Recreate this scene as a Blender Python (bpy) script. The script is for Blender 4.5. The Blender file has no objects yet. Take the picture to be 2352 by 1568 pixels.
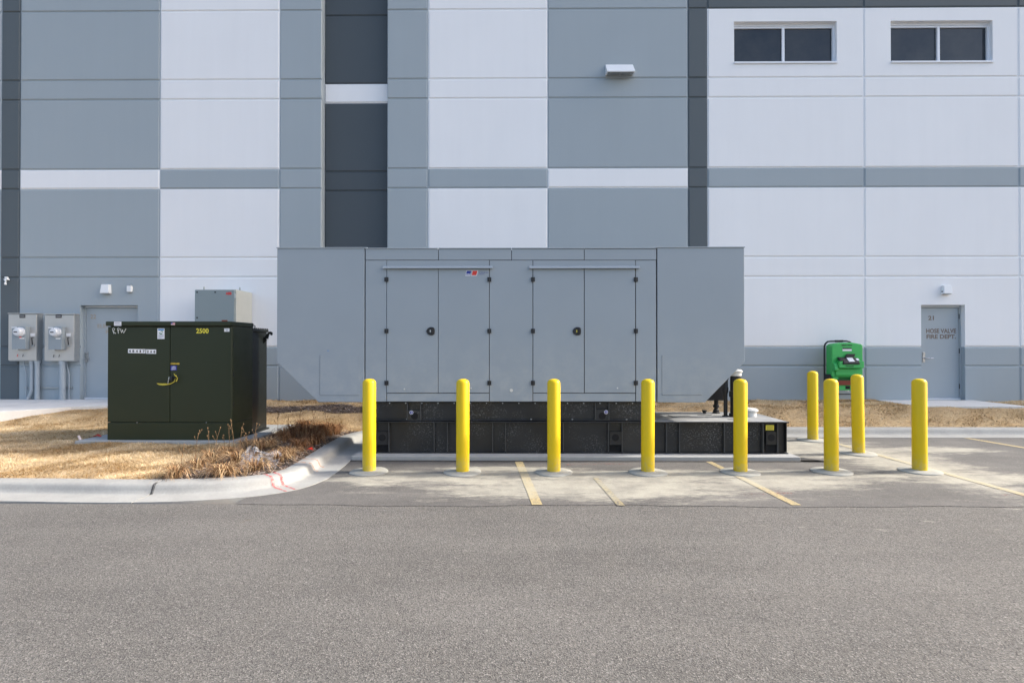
import bpy, bmesh, math, random
import numpy as np
from mathutils import Vector

random.seed(7); RNG = np.random.default_rng(7)
R = math.radians
S = bpy.context.scene
COL = S.collection

# ------------------------------------------------------------------ camera
PW, PH = 2352.0, 1568.0            # pixel frame the photograph was measured in
F = 1244.0                         # focal length in those pixels
CAM_H = 1.6
YAW, PITCH = R(0.5), R(0.35)       # slightly left of the wall normal, slightly up
SHIFT = 8.4 / PW
cd = bpy.data.cameras.new('camera'); cam = bpy.data.objects.new('camera', cd); COL.objects.link(cam)
cd.sensor_width = 36.0; cd.lens = 36.0 * F / PW; cd.shift_y = SHIFT
cd.clip_start = 0.05; cd.clip_end = 2000
cam.location = (0, 0, CAM_H); cam.rotation_euler = (R(90) + PITCH, 0, YAW)
S.camera = cam

# ------------------------------------------------------------------ sky, sun, exposure
SUN_EL, SUN_AZ = R(33), R(83)      # azimuth clockwise from +Y: from the right, a touch behind the wall's plane
w = bpy.data.worlds.new('World'); S.world = w; w.use_nodes = True
nt = w.node_tree; bg = nt.nodes['Background']
sky = nt.nodes.new('ShaderNodeTexSky'); sky.sky_type = 'NISHITA'; sky.sun_disc = False
sky.sun_elevation = SUN_EL; sky.sun_rotation = SUN_AZ
sky.air_density = 1.0; sky.dust_density = 4.0; sky.ozone_density = 1.0
nt.links.new(sky.outputs[0], bg.inputs[0]); bg.inputs[1].default_value = 0.15
sd = bpy.data.lights.new('sun', 'SUN'); sun = bpy.data.objects.new('sun', sd); COL.objects.link(sun)
sd.energy = 2.2; sd.angle = R(4); sd.color = (1.0, 0.95, 0.86)
sdir = Vector((math.sin(SUN_AZ) * math.cos(SUN_EL), math.cos(SUN_AZ) * math.cos(SUN_EL), math.sin(SUN_EL)))
sun.rotation_euler = sdir.to_track_quat('Z', 'Y').to_euler(); sun.location = (20, -2, 15)
S.view_settings.view_transform = 'Standard'; S.view_settings.look = 'None'
S.view_settings.gamma = 1; S.view_settings.use_curve_mapping = False
S.view_settings.exposure = 1.36

# ------------------------------------------------------------------ pixel -> place
def ray(x, y):
    u = (x - PW / 2) / F; v = -(y - PH / 2 - SHIFT * PW) / F
    d = Vector((u, math.cos(PITCH) - v * math.sin(PITCH), math.sin(PITCH) + v * math.cos(PITCH)))
    c, s = math.cos(YAW), math.sin(YAW)
    return Vector((d.x * c - d.y * s, d.x * s + d.y * c, d.z))
def P(x, y, Y):                    # the point of the upright plane at depth Y seen at this pixel
    d = ray(x, y); t = Y / d.y
    return Vector((d.x * t, Y, CAM_H + d.z * t))
def G(x, y, z=0.0):                # the point of the level plane z seen at this pixel
    d = ray(x, y); t = (z - CAM_H) / d.z
    return Vector((d.x * t, d.y * t, z))

# ------------------------------------------------------------------ materials
def lin(c):
    return tuple(((v / 255) / 12.92 if v / 255 <= .04045 else ((v / 255 + .055) / 1.055) ** 2.4) for v in c)
class N:
    """small node builder"""
    def __init__(s, name):
        s.m = bpy.data.materials.new(name); s.m.use_nodes = True
        s.t = s.m.node_tree; s.b = s.t.nodes['Principled BSDF']; s.out = s.t.nodes['Material Output']
    def n(s, typ, **kw):
        o = s.t.nodes.new(typ)
        for k, v in kw.items():
            if k.startswith('i_'):
                kk = k[2:]; kk = int(kk) if kk.isdigit() else kk
                tgt = o.inputs[kk]
                if isinstance(v, bpy.types.NodeSocket): s.t.links.new(v, tgt)
                else: tgt.default_value = v
            else: setattr(o, k, v)
        return o
    def link(s, a, b): s.t.links.new(a, b)
    def pos(s): return s.n('ShaderNodeNewGeometry').outputs['Position']
    def noise(s, scale, detail=3, rough=.55, vec=None, dist=0):
        o = s.n('ShaderNodeTexNoise', i_Scale=scale, i_Detail=detail, i_Roughness=rough, i_Distortion=dist)
        s.link(vec if vec is not None else s.pos(), o.inputs['Vector']); return o.outputs['Fac']
    def math(s, op, a, b=None, c=None, clamp=False):
        o = s.n('ShaderNodeMath', operation=op, use_clamp=clamp)
        for i, v in enumerate((a, b, c)):
            if v is None: continue
            if isinstance(v, bpy.types.NodeSocket): s.link(v, o.inputs[i])
            else: o.inputs[i].default_value = v
        return o.outputs[0]
    def ramp(s, fac, lo, hi, a=0., b=1.):
        o = s.n('ShaderNodeMapRange', clamp=True); s.link(fac, o.inputs[0])
        for i, v in enumerate((lo, hi, a, b)): o.inputs[i + 1].default_value = v
        return o.outputs[0]
    def mix(s, fac, a, b, blend='MIX'):
        o = s.n('ShaderNodeMix', data_type='RGBA', blend_type=blend)
        for sock, v in ((o.inputs[0], fac), (o.inputs[6], a), (o.inputs[7], b)):
            if isinstance(v, bpy.types.NodeSocket): s.link(v, sock)
            elif isinstance(v, (int, float)): sock.default_value = v
            else: sock.default_value = (*v[:3], 1)
        return o.outputs[2]
    def bump(s, h, strength=.3, dist=.01):
        o = s.n('ShaderNodeBump', i_Strength=strength, i_Distance=dist); s.link(h, o.inputs['Height'])
        s.link(o.outputs[0], s.b.inputs['Normal'])
    def col(s, c):
        if isinstance(c, bpy.types.NodeSocket): s.link(c, s.b.inputs['Base Color'])
        else: s.b.inputs['Base Color'].default_value = (*c[:3], 1)
    def rough(s, r):
        if isinstance(r, bpy.types.NodeSocket): s.link(r, s.b.inputs['Roughness'])
        else: s.b.inputs['Roughness'].default_value = r
def sc(c, k): return tuple(min(1, v * k) for v in c)
M = {}
def paint(name, c, rough=.5, var=.06, scale=3, metal=0, bump=0, bscale=60, spec=None, bdist=.002):
    k = N(name)
    f = k.noise(scale, 4)
    k.col(k.mix(f, sc(c, 1 - var), sc(c, 1 + var)))
    k.rough(k.ramp(k.noise(scale * 3, 3), .3, .7, max(0, rough - .06), min(1, rough + .06)))
    k.b.inputs['Metallic'].default_value = metal
    if spec is not None: k.b.inputs['Specular IOR Level'].default_value = spec
    if bump: k.bump(k.noise(bscale, 3), bump, bdist)
    M[name] = k.m; return k.m

# facade paints: rolled paint on tilt-up concrete, with faint rain streaks
def facade(name, c):
    k = N(name)
    p = k.pos()
    mp = k.n('ShaderNodeMapping'); k.link(p, mp.inputs['Vector']); mp.inputs['Scale'].default_value = (5, 5, .35)
    streak = k.noise(1.0, 4, .6, mp.outputs[0])
    big = k.noise(.7, 3)
    f = k.math('ADD', k.math('MULTIPLY', streak, .45), k.math('MULTIPLY', big, .55))
    k.col(k.mix(k.ramp(f, .3, .7), sc(c, .978), sc(c, 1.022)))
    k.rough(.75); k.bump(k.noise(45, 5, .7), .12, .004)
    M[name] = k.m
facade('wall_light', (.79, .80, .82))
facade('wall_mid', (.325, .375, .41))
facade('wall_dark', (.088, .108, .122))
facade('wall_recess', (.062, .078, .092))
paint('frame_white', (.72, .75, .80), .4, .03)
paint('door_paint', (.33, .375, .41), .45, .04, 2)
paint('letter_brown', (.17, .13, .105), .6)
paint('letter_tan', (.36, .31, .24), .6)
paint('steel', (.55, .55, .56), .3, .05, 8, metal=1)
paint('galv', (.36, .385, .40), .45, .12, 9, metal=.6)
paint('stainless', (.50, .49, .475), .42, .06, 4, metal=.55)
paint('meter_grey', (.26, .30, .33), .5, .04)
paint('conduit_paint', (.33, .375, .415), .5, .05)
paint('black', (.012, .013, .016), .45, .2)
paint('black_rubber', (.02, .02, .022), .8, .2)
paint('white_plastic', (.74, .76, .78), .4, .03)
paint('label_white', (.78, .78, .80), .5, .02)
paint('label_grey', (.35, .36, .42), .6, .02)
paint('label_black', (.015, .015, .02), .5)
paint('label_blue', (.03, .035, .28), .45)
paint('label_sky', (.03, .22, .55), .45)
paint('label_green', (.03, .22, .08), .45)
paint('label_yellow', (.72, .62, .05), .5, .05)
paint('label_gold', (.62, .42, .04), .5, .05)
paint('label_red', (.62, .03, .03), .5, .05)
paint('chalk', (.62, .64, .62), .9, .12, 60)
paint('logo_blue', (.018, .035, .26), .35)
paint('logo_red', (.62, .035, .02), .35)
paint('abb_front', (.225, .275, .29), .5, .03)
paint('abb_side_lit', (.42, .44, .42), .55, .05)  # cabinet grey lightened for the bright sky its right side faces
paint('tag_yellow', (.55, .47, .06), .45, .1, 30)
paint('eyewash_green', (.045, .42, .10), .42, .05, 6)
paint('eyewash_dark', (.012, .10, .03), .5, .05)
paint('rust_red', (.17, .025, .01), .6, .2, 10)
paint('dark_hole', (.006, .006, .007), .9)
paint('cap_white', (.62, .62, .60), .55, .12, 20)
paint('ribbon_red', (.65, .04, .02), .5)
paint('stub_pink', (.75, .60, .55), .6)

def gen_paint():
    k = N('gen_paint'); c = (.29, .33, .365)
    p = k.pos()
    f = k.noise(1.3, 4)
    base = k.mix(f, sc(c, .95), sc(c, 1.05))
    # road dust that has settled on the lower half of the enclosure
    sx = k.n('ShaderNodeSeparateXYZ'); k.link(p, sx.inputs[0])
    h = k.ramp(sx.outputs[2], .8, 1.9, 1, 0)
    d = k.math('MULTIPLY', h, k.ramp(k.noise(5, 6, .7), .42, .75))
    sp = k.ramp(k.noise(120, 2), .66, .72)
    d = k.math('ADD', k.math('MULTIPLY', d, .6), k.math('MULTIPLY', k.math('MULTIPLY', sp, h), .35), clamp=True)
    k.col(k.mix(d, base, (.42, .43, .43)))
    k.rough(k.ramp(d, 0, 1, .40, .8)); k.bump(k.math('ADD', k.noise(1.6, 2), k.math('MULTIPLY', k.noise(300, 2), .02)), .12, .02)
    M['gen_paint'] = k.m
gen_paint()
paint('gen_gap', (.07, .08, .09), .6)
def tank_black():
    k = N('tank_black')
    n1 = k.ramp(k.noise(1.9, 3, .5), .46, .68)
    sp = k.ramp(k.noise(42, 4, .7), .54, .62)
    d = k.math('MULTIPLY', n1, sp)
    film = k.ramp(k.noise(1.1, 5, .6), .35, .75, 0, .5)
    base = k.mix(film, (.010, .011, .013), (.045, .047, .05))
    k.col(k.mix(k.math('MULTIPLY', d, .8), base, (.22, .22, .22)))
    k.rough(k.ramp(d, 0, 1, .38, .9)); k.bump(k.noise(70, 3), .15, .003)
    M['tank_black'] = k.m
    k = N('tank_top')
    n1 = k.ramp(k.noise(2.5, 5, .65), .35, .7)
    k.col(k.mix(n1, (.20, .205, .21), (.36, .365, .36))); k.rough(.6)
    M['tank_top'] = k.m
tank_black()
paint('tank_rib', (.050, .052, .054), .5, .6, 25)
def tx_green():
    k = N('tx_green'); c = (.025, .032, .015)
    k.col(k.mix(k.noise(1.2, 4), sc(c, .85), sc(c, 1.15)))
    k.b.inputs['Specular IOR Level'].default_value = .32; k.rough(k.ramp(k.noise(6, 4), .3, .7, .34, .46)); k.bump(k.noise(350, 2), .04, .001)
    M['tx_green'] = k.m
tx_green()
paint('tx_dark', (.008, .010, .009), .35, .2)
def bollard_yellow():
    k = N('bollard_yellow'); c = (.68, .475, .008)
    sx = k.n('ShaderNodeSeparateXYZ'); k.link(k.n('ShaderNodeTexCoord').outputs['Object'], sx.inputs[0])
    low = k.math('MULTIPLY', k.ramp(sx.outputs[2], .0, .26, 1, 0), k.ramp(k.noise(16, 6, .75), .40, .70))
    base = k.mix(k.noise(4, 4), sc(c, .95), sc(c, 1.04))
    scuff = k.math('MULTIPLY', k.ramp(k.noise(28, 6, .82), .62, .68), .6)
    k.col(k.mix(k.math('ADD', low, scuff, clamp=True), base, (.42, .36, .19)))
    k.rough(.42); k.b.inputs['Specular IOR Level'].default_value = .25
    M['bollard_yellow'] = k.m
bollard_yellow()
def concrete(name, c, dirt=.35, scale=4.0):
    k = N(name)
    n1 = k.noise(scale, 6, .65); n2 = k.noise(scale * 9, 5, .7)
    f = k.math('ADD', k.math('MULTIPLY', n1, .6), k.math('MULTIPLY', n2, .4))
    base = k.mix(k.ramp(f, .3, .7), sc(c, 1 - dirt * .5), sc(c, 1.08))
    sp = k.ramp(k.noise(160, 2), .68, .72)
    k.col(k.mix(k.math('MULTIPLY', sp, .5), base, sc(c, .45)))
    st = k.ramp(k.noise(1.1, 6, .72), .50, .72, 0, .45)
    k.col(k.mix(st, k.b.inputs['Base Color'].links[0].from_socket, sc(c, .62)))
    k.rough(.9); k.bump(n2, .35, .008); M[name] = k.m
concrete('concrete_kerb', (.365, .36, .34), .4)
concrete('concrete_pad', (.36, .365, .36), .25)
concrete('concrete_foot', (.35, .345, .31), .3, 9)
concrete('concrete_walk', (.62, .61, .59), .2, 2)
concrete('joint_dark', (.10, .10, .10), .5, 20)

# cement dust lying about the bollard row: blobs on the ground (metres) broken up by noise
DUST = [(.9, 6.28, 2.4, .66), (-1.3, 6.72, 1.2, .44), (3.2, 6.48, 1.2, .36), (1.8, 6.85, 4.6, .36),
        (5.45, 7.6, .85, 2.0), (4.6, 8.7, 1.2, .9), (5.7, 6.7, 1.0, .32), (-.2, 7.2, 1.2, .16), (6.6, 8.6, 1.1, .3)]
def dust_fac(k):
    p = k.pos()
    mp = k.n('ShaderNodeMapping'); k.link(p, mp.inputs['Vector']); mp.inputs['Scale'].default_value = (.42, 1.5, 1)
    wob = k.noise(3.2, 8, .70, mp.outputs[0]); fine = k.noise(24, 8, .82, mp.outputs[0])
    best = None
    for x, y, rx, ry in DUST:
        a = k.n('ShaderNodeVectorMath', operation='SUBTRACT'); k.link(p, a.inputs[0]); a.inputs[1].default_value = (x, y, 0)
        b = k.n('ShaderNodeVectorMath', operation='MULTIPLY'); k.link(a.outputs[0], b.inputs[0]); b.inputs[1].default_value = (1 / rx, 1 / ry, 0)
        l = k.n('ShaderNodeVectorMath', operation='LENGTH'); k.link(b.outputs[0], l.inputs[0])
        v = k.math('SUBTRACT', 1.0, l.outputs['Value'])
        best = v if best is None else k.math('MAXIMUM', best, v)
    t = k.math('ADD', best, k.math('MULTIPLY', k.math('SUBTRACT', wob, .5), 2.4))
    t = k.math('ADD', t, k.math('MULTIPLY', k.math('SUBTRACT', fine, .5), 1.7))
    body = k.ramp(t, -.02, .50)
    patch = k.ramp(k.noise(2.1, 6, .7), .33, .60, .50, 1.0)          # thin where it was driven or swept off
    grain = k.ramp(k.noise(90, 3, .7), .35, .6, .78, 1.0)             # the asphalt's stones show through
    return k.math('MULTIPLY', k.math('MULTIPLY', body, patch), grain)
def asphalt_nodes(k, c, speck, light):
    p = k.pos()
    v = k.n('ShaderNodeTexVoronoi', i_Scale=135.0); k.link(p, v.inputs['Vector'])
    sp = k.n('ShaderNodeSeparateColor'); k.link(v.outputs['Color'], sp.inputs[0])
    v2 = k.n('ShaderNodeTexVoronoi', i_Scale=85.0); k.link(p, v2.inputs['Vector'])
    sp2 = k.n('ShaderNodeSeparateColor'); k.link(v2.outputs['Color'], sp2.inputs[0])
    big = k.noise(.55, 5, .6); med = k.noise(3.5, 5, .65)
    mp = k.n('ShaderNodeMapping'); k.link(p, mp.inputs['Vector']); mp.inputs['Scale'].default_value = (.22, 1.3, 1); mp.inputs['Rotation'].default_value = (0, 0, .06)
    drag = k.noise(1.6, 5, .62, mp.outputs[0])
    tone = k.math('ADD', k.math('MULTIPLY', big, .5), k.math('MULTIPLY', drag, .5))
    base = k.mix(k.ramp(tone, .36, .64), sc(c, .74), sc(c, 1.22))
    base = k.mix(k.ramp(med, .35, .75, 0, .35), base, sc((c[0] * 1.04, c[1], c[2] * .95), 1.15))
    base = k.mix(k.ramp(sp.outputs[0], .0, .45, speck, 0), base, sc(c, .38))
    base = k.mix(k.ramp(sp.outputs[1], .72, 1, 0, light), base, sc(c, 2.1))
    base = k.mix(k.ramp(sp2.outputs[2], .993, .998, 0, .3), base, (.46, .43, .39))
    base = k.mix(k.math('MULTIPLY', k.ramp(k.noise(1.7, 4, .6), .70, .76), k.ramp(k.noise(30, 3), .4, .6, .2, .6)), base, (.12, .085, .05))
    h = k.math('ADD', v.outputs['Distance'], k.math('MULTIPLY', k.noise(60, 4), 1.2))
    return base, h
def asphalt():
    k = N('asphalt_lane')
    b, h = asphalt_nodes(k, (.128, .120, .110), .95, .7)
    mp = k.n('ShaderNodeMapping'); k.link(k.pos(), mp.inputs['Vector']); mp.inputs['Scale'].default_value = (.6, 1.6, 1)
    spl = k.ramp(k.noise(3.4, 6, .72, mp.outputs[0]), .625, .66)
    sx = k.n('ShaderNodeSeparateXYZ'); k.link(k.pos(), sx.inputs[0])
    near = k.math('MULTIPLY', k.ramp(sx.outputs[1], 4.0, 5.2), k.ramp(sx.outputs[0], 1.0, 2.5))
    b = k.mix(k.math('MULTIPLY', k.math('MULTIPLY', spl, near), .75), b, (.34, .32, .27))
    k.col(b); k.rough(.92); k.bump(h, .55, .006); M['asphalt_lane'] = k.m
    k = N('asphalt_bay')
    b, h = asphalt_nodes(k, (.108, .102, .096), .6, .4)
    haze = k.ramp(k.noise(1.3, 5, .7), .42, .75, 0, .35)
    b = k.mix(haze, b, (.22, .205, .185))
    d = dust_fac(k)
    dc = k.mix(k.noise(14, 5, .7), (.37, .345, .28), (.46, .435, .36))
    k.col(k.mix(k.math('MULTIPLY', d, .92), b, dc)); k.rough(.93); k.bump(h, .3, .004)
    M['asphalt_bay'] = k.m
    k = N('line_yellow')
    d = dust_fac(k)
    wear = k.ramp(k.noise(48, 5, .75), .46, .62)
    base = k.mix(k.math('MULTIPLY', wear, .8), (.44, .345, .17), (.14, .13, .12))
    k.col(k.mix(k.math('MULTIPLY', d, .9), base, (.42, .385, .29))); k.rough(.85); M['line_yellow'] = k.m
    k = N('line_faded')
    d = dust_fac(k)
    wear = k.ramp(k.noise(30, 5, .75), .40, .58)
    base = k.mix(wear, (.36, .29, .14), (.12, .113, .108))
    k.col(k.mix(k.math('MULTIPLY', d, .7), base, (.40, .375, .30))); k.rough(.85); M['line_faded'] = k.m
asphalt()
paint('gravel_dark', (.055, .052, .05), .95, .5, 60, bump=.8, bscale=70, bdist=.02)
def spray(name, c, under, lo):
    k = N(name)
    tr = k.n('ShaderNodeBsdfTransparent'); mx = k.n('ShaderNodeMixShader')
    k.col(c); k.rough(.8)
    k.link(k.ramp(k.noise(38, 4, .7), lo, lo + .25), mx.inputs[0])
    k.link(tr.outputs[0], mx.inputs[1]); k.link(k.b.outputs[0], mx.inputs[2]); k.link(mx.outputs[0], k.out.inputs[0])
    M[name] = k.m
spray('spray_red', (.70, .09, .09), None, .40)
spray('spray_orange', (.72, .26, .07), None, .40)
spray('spray_red_thin', (.50, .08, .07), None, .52)
spray('seam_dark', (.065, .062, .06), None, .57)
def lawn_soil():
    k = N('lawn_soil')
    f = k.noise(14, 5, .7); g = k.noise(1.5, 4)
    b = k.mix(k.ramp(f, .3, .7), (.34, .225, .11), (.60, .44, .245))
    k.col(k.mix(k.ramp(g, .35, .7, 0, .5), b, (.40, .27, .13))); k.rough(.95); k.bump(f, .9, .03); M['lawn_soil'] = k.m
    k = N('mulch_soil')
    f = k.noise(35, 5, .75)
    k.col(k.mix(k.ramp(f, .35, .65), (.055, .04, .03), (.17, .13, .105))); k.rough(.95); k.bump(f, .9, .03); M['mulch_soil'] = k.m
    for nm, tr in (('grass_blade', .25), ('dry_leaf', .2), ('chip', 0)):
        k = N(nm)
        a = k.n('ShaderNodeVertexColor', layer_name='Col')
        k.col(a.outputs[0]); k.rough(.75); k.b.inputs['Specular IOR Level'].default_value = .2
        M[nm] = k.m
lawn_soil()
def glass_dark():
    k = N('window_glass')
    k.col(k.mix(k.ramp(k.noise(1.1, 5, .6), .3, .7), (.012, .020, .032), (.042, .047, .052))); k.rough(.05)  # mottling painted into the glass in place of faint cloud reflections
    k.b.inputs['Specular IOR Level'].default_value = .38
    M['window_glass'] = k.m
    k = N('meter_glass')
    k.col((.62, .64, .68)); k.rough(.08); M['meter_glass'] = k.m
    k = N('plastic_film')
    tr = k.n('ShaderNodeBsdfTransparent'); mx = k.n('ShaderNodeMixShader')
    k.col((.72, .74, .78)); k.rough(.25); k.link(k.ramp(k.noise(25, 4), .35, .75, .05, .45), mx.inputs[0])
    k.link(tr.outputs[0], mx.inputs[1]); k.link(k.b.outputs[0], mx.inputs[2]); k.link(mx.outputs[0], k.out.inputs[0])
    M['plastic_film'] = k.m
glass_dark()

# ------------------------------------------------------------------ mesh helpers
WL = {}                                    # world position of each object's origin
class MB:
    def __init__(s): s.v = []; s.f = []
    def add(s, vs, fs):
        o = len(s.v); s.v += [tuple(p) for p in vs]; s.f += [tuple(i + o for i in f) for f in fs]; return s
    def box(s, x0, x1, y0, y1, z0, z1):
        if x0 > x1: x0, x1 = x1, x0
        if y0 > y1: y0, y1 = y1, y0
        if z0 > z1: z0, z1 = z1, z0
        return s.add([(x0, y0, z0), (x1, y0, z0), (x1, y1, z0), (x0, y1, z0), (x0, y0, z1), (x1, y0, z1), (x1, y1, z1), (x0, y1, z1)],
                     [(0, 3, 2, 1), (4, 5, 6, 7), (0, 1, 5, 4), (1, 2, 6, 5), (2, 3, 7, 6), (3, 0, 4, 7)])
    def prism(s, poly, y0, y1):            # poly: (x, z) counter-clockwise seen from -Y
        n = len(poly)
        vs = [(x, y0, z) for x, z in poly] + [(x, y1, z) for x, z in poly]
        fs = [tuple(range(n)), tuple(range(2 * n - 1, n - 1, -1))]
        fs += [((i + 1) % n, i, i + n, (i + 1) % n + n) for i in range(n)]
        return s.add(vs, fs)
    def prism_x(s, poly, x0, x1):          # poly: (y, z)
        n = len(poly)
        vs = [(x0, y, z) for y, z in poly] + [(x1, y, z) for y, z in poly]
        fs = [tuple(range(n)), tuple(range(2 * n - 1, n - 1, -1))]
        fs += [((i + 1) % n, i, i + n, (i + 1) % n + n) for i in range(n)]
        return s.add(vs, fs)
    def prism_z(s, poly, z0, z1):          # poly: (x, y) counter-clockwise from above
        n = len(poly)
        vs = [(x, y, z0) for x, y in poly] + [(x, y, z1) for x, y in poly]
        fs = [tuple(range(n - 1, -1, -1)), tuple(range(n, 2 * n))]
        fs += [(i, (i + 1) % n, (i + 1) % n + n, i + n) for i in range(n)]
        return s.add(vs, fs)
    def tube(s, pts, r, n=10, cap=True):
        pts = [Vector(p) for p in pts]; rs = r if isinstance(r, (list, tuple)) else [r] * len(pts)
        vs = []; fs = []; ref = None
        for i, p in enumerate(pts):
            t = (pts[min(i + 1, len(pts) - 1)] - pts[max(i - 1, 0)]).normalized()
            if ref is None: ref = Vector((0, 0, 1)) if abs(t.z) < .9 else Vector((1, 0, 0))
            a = (ref - t * ref.dot(t)).normalized(); b = t.cross(a); ref = a
            for j in range(n):
                q = 2 * math.pi * j / n
                vs.append(p + (a * math.cos(q) + b * math.sin(q)) * rs[i])
        for i in range(len(pts) - 1):
            for j in range(n):
                k = (j + 1) % n
                fs.append((i * n + j, i * n + k, (i + 1) * n + k, (i + 1) * n + j))
        if cap:
            fs.append(tuple(range(n - 1, -1, -1))); fs.append(tuple(range((len(pts) - 1) * n, len(pts) * n)))
        return s.add(vs, fs)
    def lathe(s, c, prof, n=24, axis='z'):  # prof: (radius, height), heights along the axis
        vs = []; fs = []
        for r, h in prof:
            for j in range(n):
                q = 2 * math.pi * j / n; x, y = r * math.cos(q), r * math.sin(q)
                if axis == 'z': vs.append((c[0] + x, c[1] + y, c[2] + h))
                elif axis == 'y': vs.append((c[0] + x, c[1] + h, c[2] + y))
                else: vs.append((c[0] + h, c[1] + x, c[2] + y))
        for i in range(len(prof) - 1):
            for j in range(n):
                k = (j + 1) % n
                fs.append((i * n + j, i * n + k, (i + 1) * n + k, (i + 1) * n + j))
        if prof[0][0] > 1e-6: fs.append(tuple(range(n - 1, -1, -1)))
        if prof[-1][0] > 1e-6: fs.append(tuple(range((len(prof) - 1) * n, len(prof) * n)))
        return s.add(vs, fs)
    def build(s, name, mat, parent=None, bevel=0, smooth=False, origin=None, auto=True):
        v = np.array(s.v, dtype=float)
        if origin is None:
            lo, hi = v.min(0), v.max(0); origin = ((lo[0] + hi[0]) / 2, (lo[1] + hi[1]) / 2, lo[2])
        origin = Vector(origin)
        me = bpy.data.meshes.new(name); me.from_pydata((v - np.array(origin)).tolist(), [], s.f); me.validate()
        if auto:
            bm = bmesh.new(); bm.from_mesh(me); bmesh.ops.recalc_face_normals(bm, faces=bm.faces); bm.to_mesh(me); bm.free()
        if smooth:
            me.shade_smooth()
            try: me.set_sharp_from_angle(angle=R(40))
            except Exception: pass
        me.materials.append(M[mat] if isinstance(mat, str) else mat)
        o = bpy.data.objects.new(name, me); COL.objects.link(o)
        if parent is not None:
            o.parent = parent; o.location = origin - WL[parent.name]
        else: o.location = origin
        WL[o.name] = origin
        if bevel:
            b = o.modifiers.new('bevel', 'BEVEL'); b.width = bevel; b.segments = 2; b.limit_method = 'ANGLE'; b.angle_limit = R(40)
        return o
def tag(o, label=None, cat=None, group=None, kind=None):
    if label: o['label'] = label
    if cat: o['category'] = cat
    if group: o['group'] = group
    if kind: o['kind'] = kind
    return o
def thing(name, label, cat, loc, group=None):
    o = bpy.data.objects.new(name, None); COL.objects.link(o); o.location = loc; o.empty_display_size = .2
    WL[o.name] = Vector(loc); return tag(o, label, cat, group)
def copy_tree(o, parent=None):
    c = o.copy(); COL.objects.link(c); c.parent = parent
    for ch in o.children: copy_tree(ch, c)
    return c
def text(s, name, string, x0, x1, z0, z1, Y, mat, parent, bold=0.0, shear=0.0, thick=.0012, rot=0.0):
    cu = bpy.data.curves.new(name, 'FONT'); cu.body = string; cu.size = 1; cu.offset = bold; cu.shear = shear
    cu.resolution_u = 3
    t = bpy.data.objects.new('tmp', cu); COL.objects.link(t)
    me = bpy.data.meshes.new_from_object(t.evaluated_get(bpy.context.evaluated_depsgraph_get()))
    bpy.data.objects.remove(t)
    v = np.array([p.co[:2] for p in me.vertices]); fs = [tuple(p.vertices) for p in me.polygons]
    lo, hi = v.min(0), v.max(0); q = (v - lo) / (hi - lo)
    X = x0 + q[:, 0] * (x1 - x0); Z = z0 + q[:, 1] * (z1 - z0)
    if rot:
        cx, cz = (x0 + x1) / 2, (z0 + z1) / 2; c_, s_ = math.cos(rot), math.sin(rot)
        X, Z = cx + (X - cx) * c_ - (Z - cz) * s_, cz + (X - cx) * s_ + (Z - cz) * c_
    mb = MB(); mb.add([(a, Y - thick, b) for a, b in zip(X, Z)], fs)
    bpy.data.meshes.remove(me); bpy.data.curves.remove(cu)
    return mb.build(name, mat, parent)
def ptext(name, string, px, Y, mat, parent, **kw):   # px = x0, x1, y0, y1 in the photograph's frame, on the plane Y
    a = P(px[0], px[3], Y); b = P(px[1], px[2], Y)
    return text(None, name, string, a.x, b.x, a.z, b.z, Y, mat, parent, **kw)
def pbox(mb, x0, x1, y0, y1, Y, depth, back=None):
    a = P(x0, y1, Y); b = P(x1, y0, Y)
    return mb.box(a.x, b.x, Y, Y + depth, a.z, b.z)

# ================================================================== GROUND
m = MB()
m.add([(-400, -400, 0), (400, -400, 0), (400, 5.56, 0), (-400, 5.56, 0)], [(0, 1, 2, 3)])
tag(m.build('asphalt_lane', 'asphalt_lane', origin=(0, 0, 0)), kind='structure')
m = MB(); m.add([(-400, 5.56, -.06), (400, 5.56, -.06), (400, 400, -.06), (-400, 400, -.06)], [(0, 1, 2, 3)])
tag(m.build('ground', 'lawn_soil', origin=(0, 0, 0)), kind='structure')
# the parking bay: older, smoother asphalt; its near edge wavers along the paving seam
xs = np.linspace(-2.9, 26, 120); yf = 5.52 + .03 * np.sin(xs * 1.7) + .015 * np.sin(xs * 6.1 + 1) - .012 * np.clip(xs - 3, 0, 99)
m = MB(); n = len(xs)
m.add([(x, y, .004) for x, y in zip(xs, yf)] + [(x, 9.95, .004) for x in xs], [(i, i + 1, n + i + 1, n + i) for i in range(n - 1)])
bay = tag(m.build('parking_bay', 'asphalt_bay', origin=(0, 5.5, 0), auto=False), kind='structure')
m = MB(); wv = .006 + .006 * np.sin(xs * 9.3) + .006 * np.sin(xs * 23)
m.add([(x, y - abs(a), .0062) for x, y, a in zip(xs, yf, wv)] + [(x, y + abs(a) + .006, .0062) for x, y, a in zip(xs, yf, wv)], [(i, i + 1, n + i + 1, n + i) for i in range(n - 1)])
m.build('paving_seam', 'seam_dark', bay, auto=False)
def line(pts, mat, z=.008):
    m = MB(); m.add([(p[0], p[1], z) for p in pts], [(0, 1, 2, 3)])
    return m.build('parking_line', mat, bay, auto=False)
def gq(a): return (G(*a).x, G(*a).y)
line([gq((1222, 1160.4)), gq((1246, 1160)), gq((1200.4, 1060.6)), gq((1182.7, 1060.6))], 'line_yellow')
line([gq((1417.6, 1162)), gq((1435.8, 1162)), gq((1374.6, 1098)), gq((1362, 1098))], 'line_faded')
line([gq((1819, 1161)), gq((1841, 1161)), gq((1635, 1060.6)), gq((1621, 1060.6))], 'line_yellow')
line([(5.50, 5.50), (5.61, 5.50), (5.42, 9.2), (5.32, 9.2)], 'line_yellow')
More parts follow.
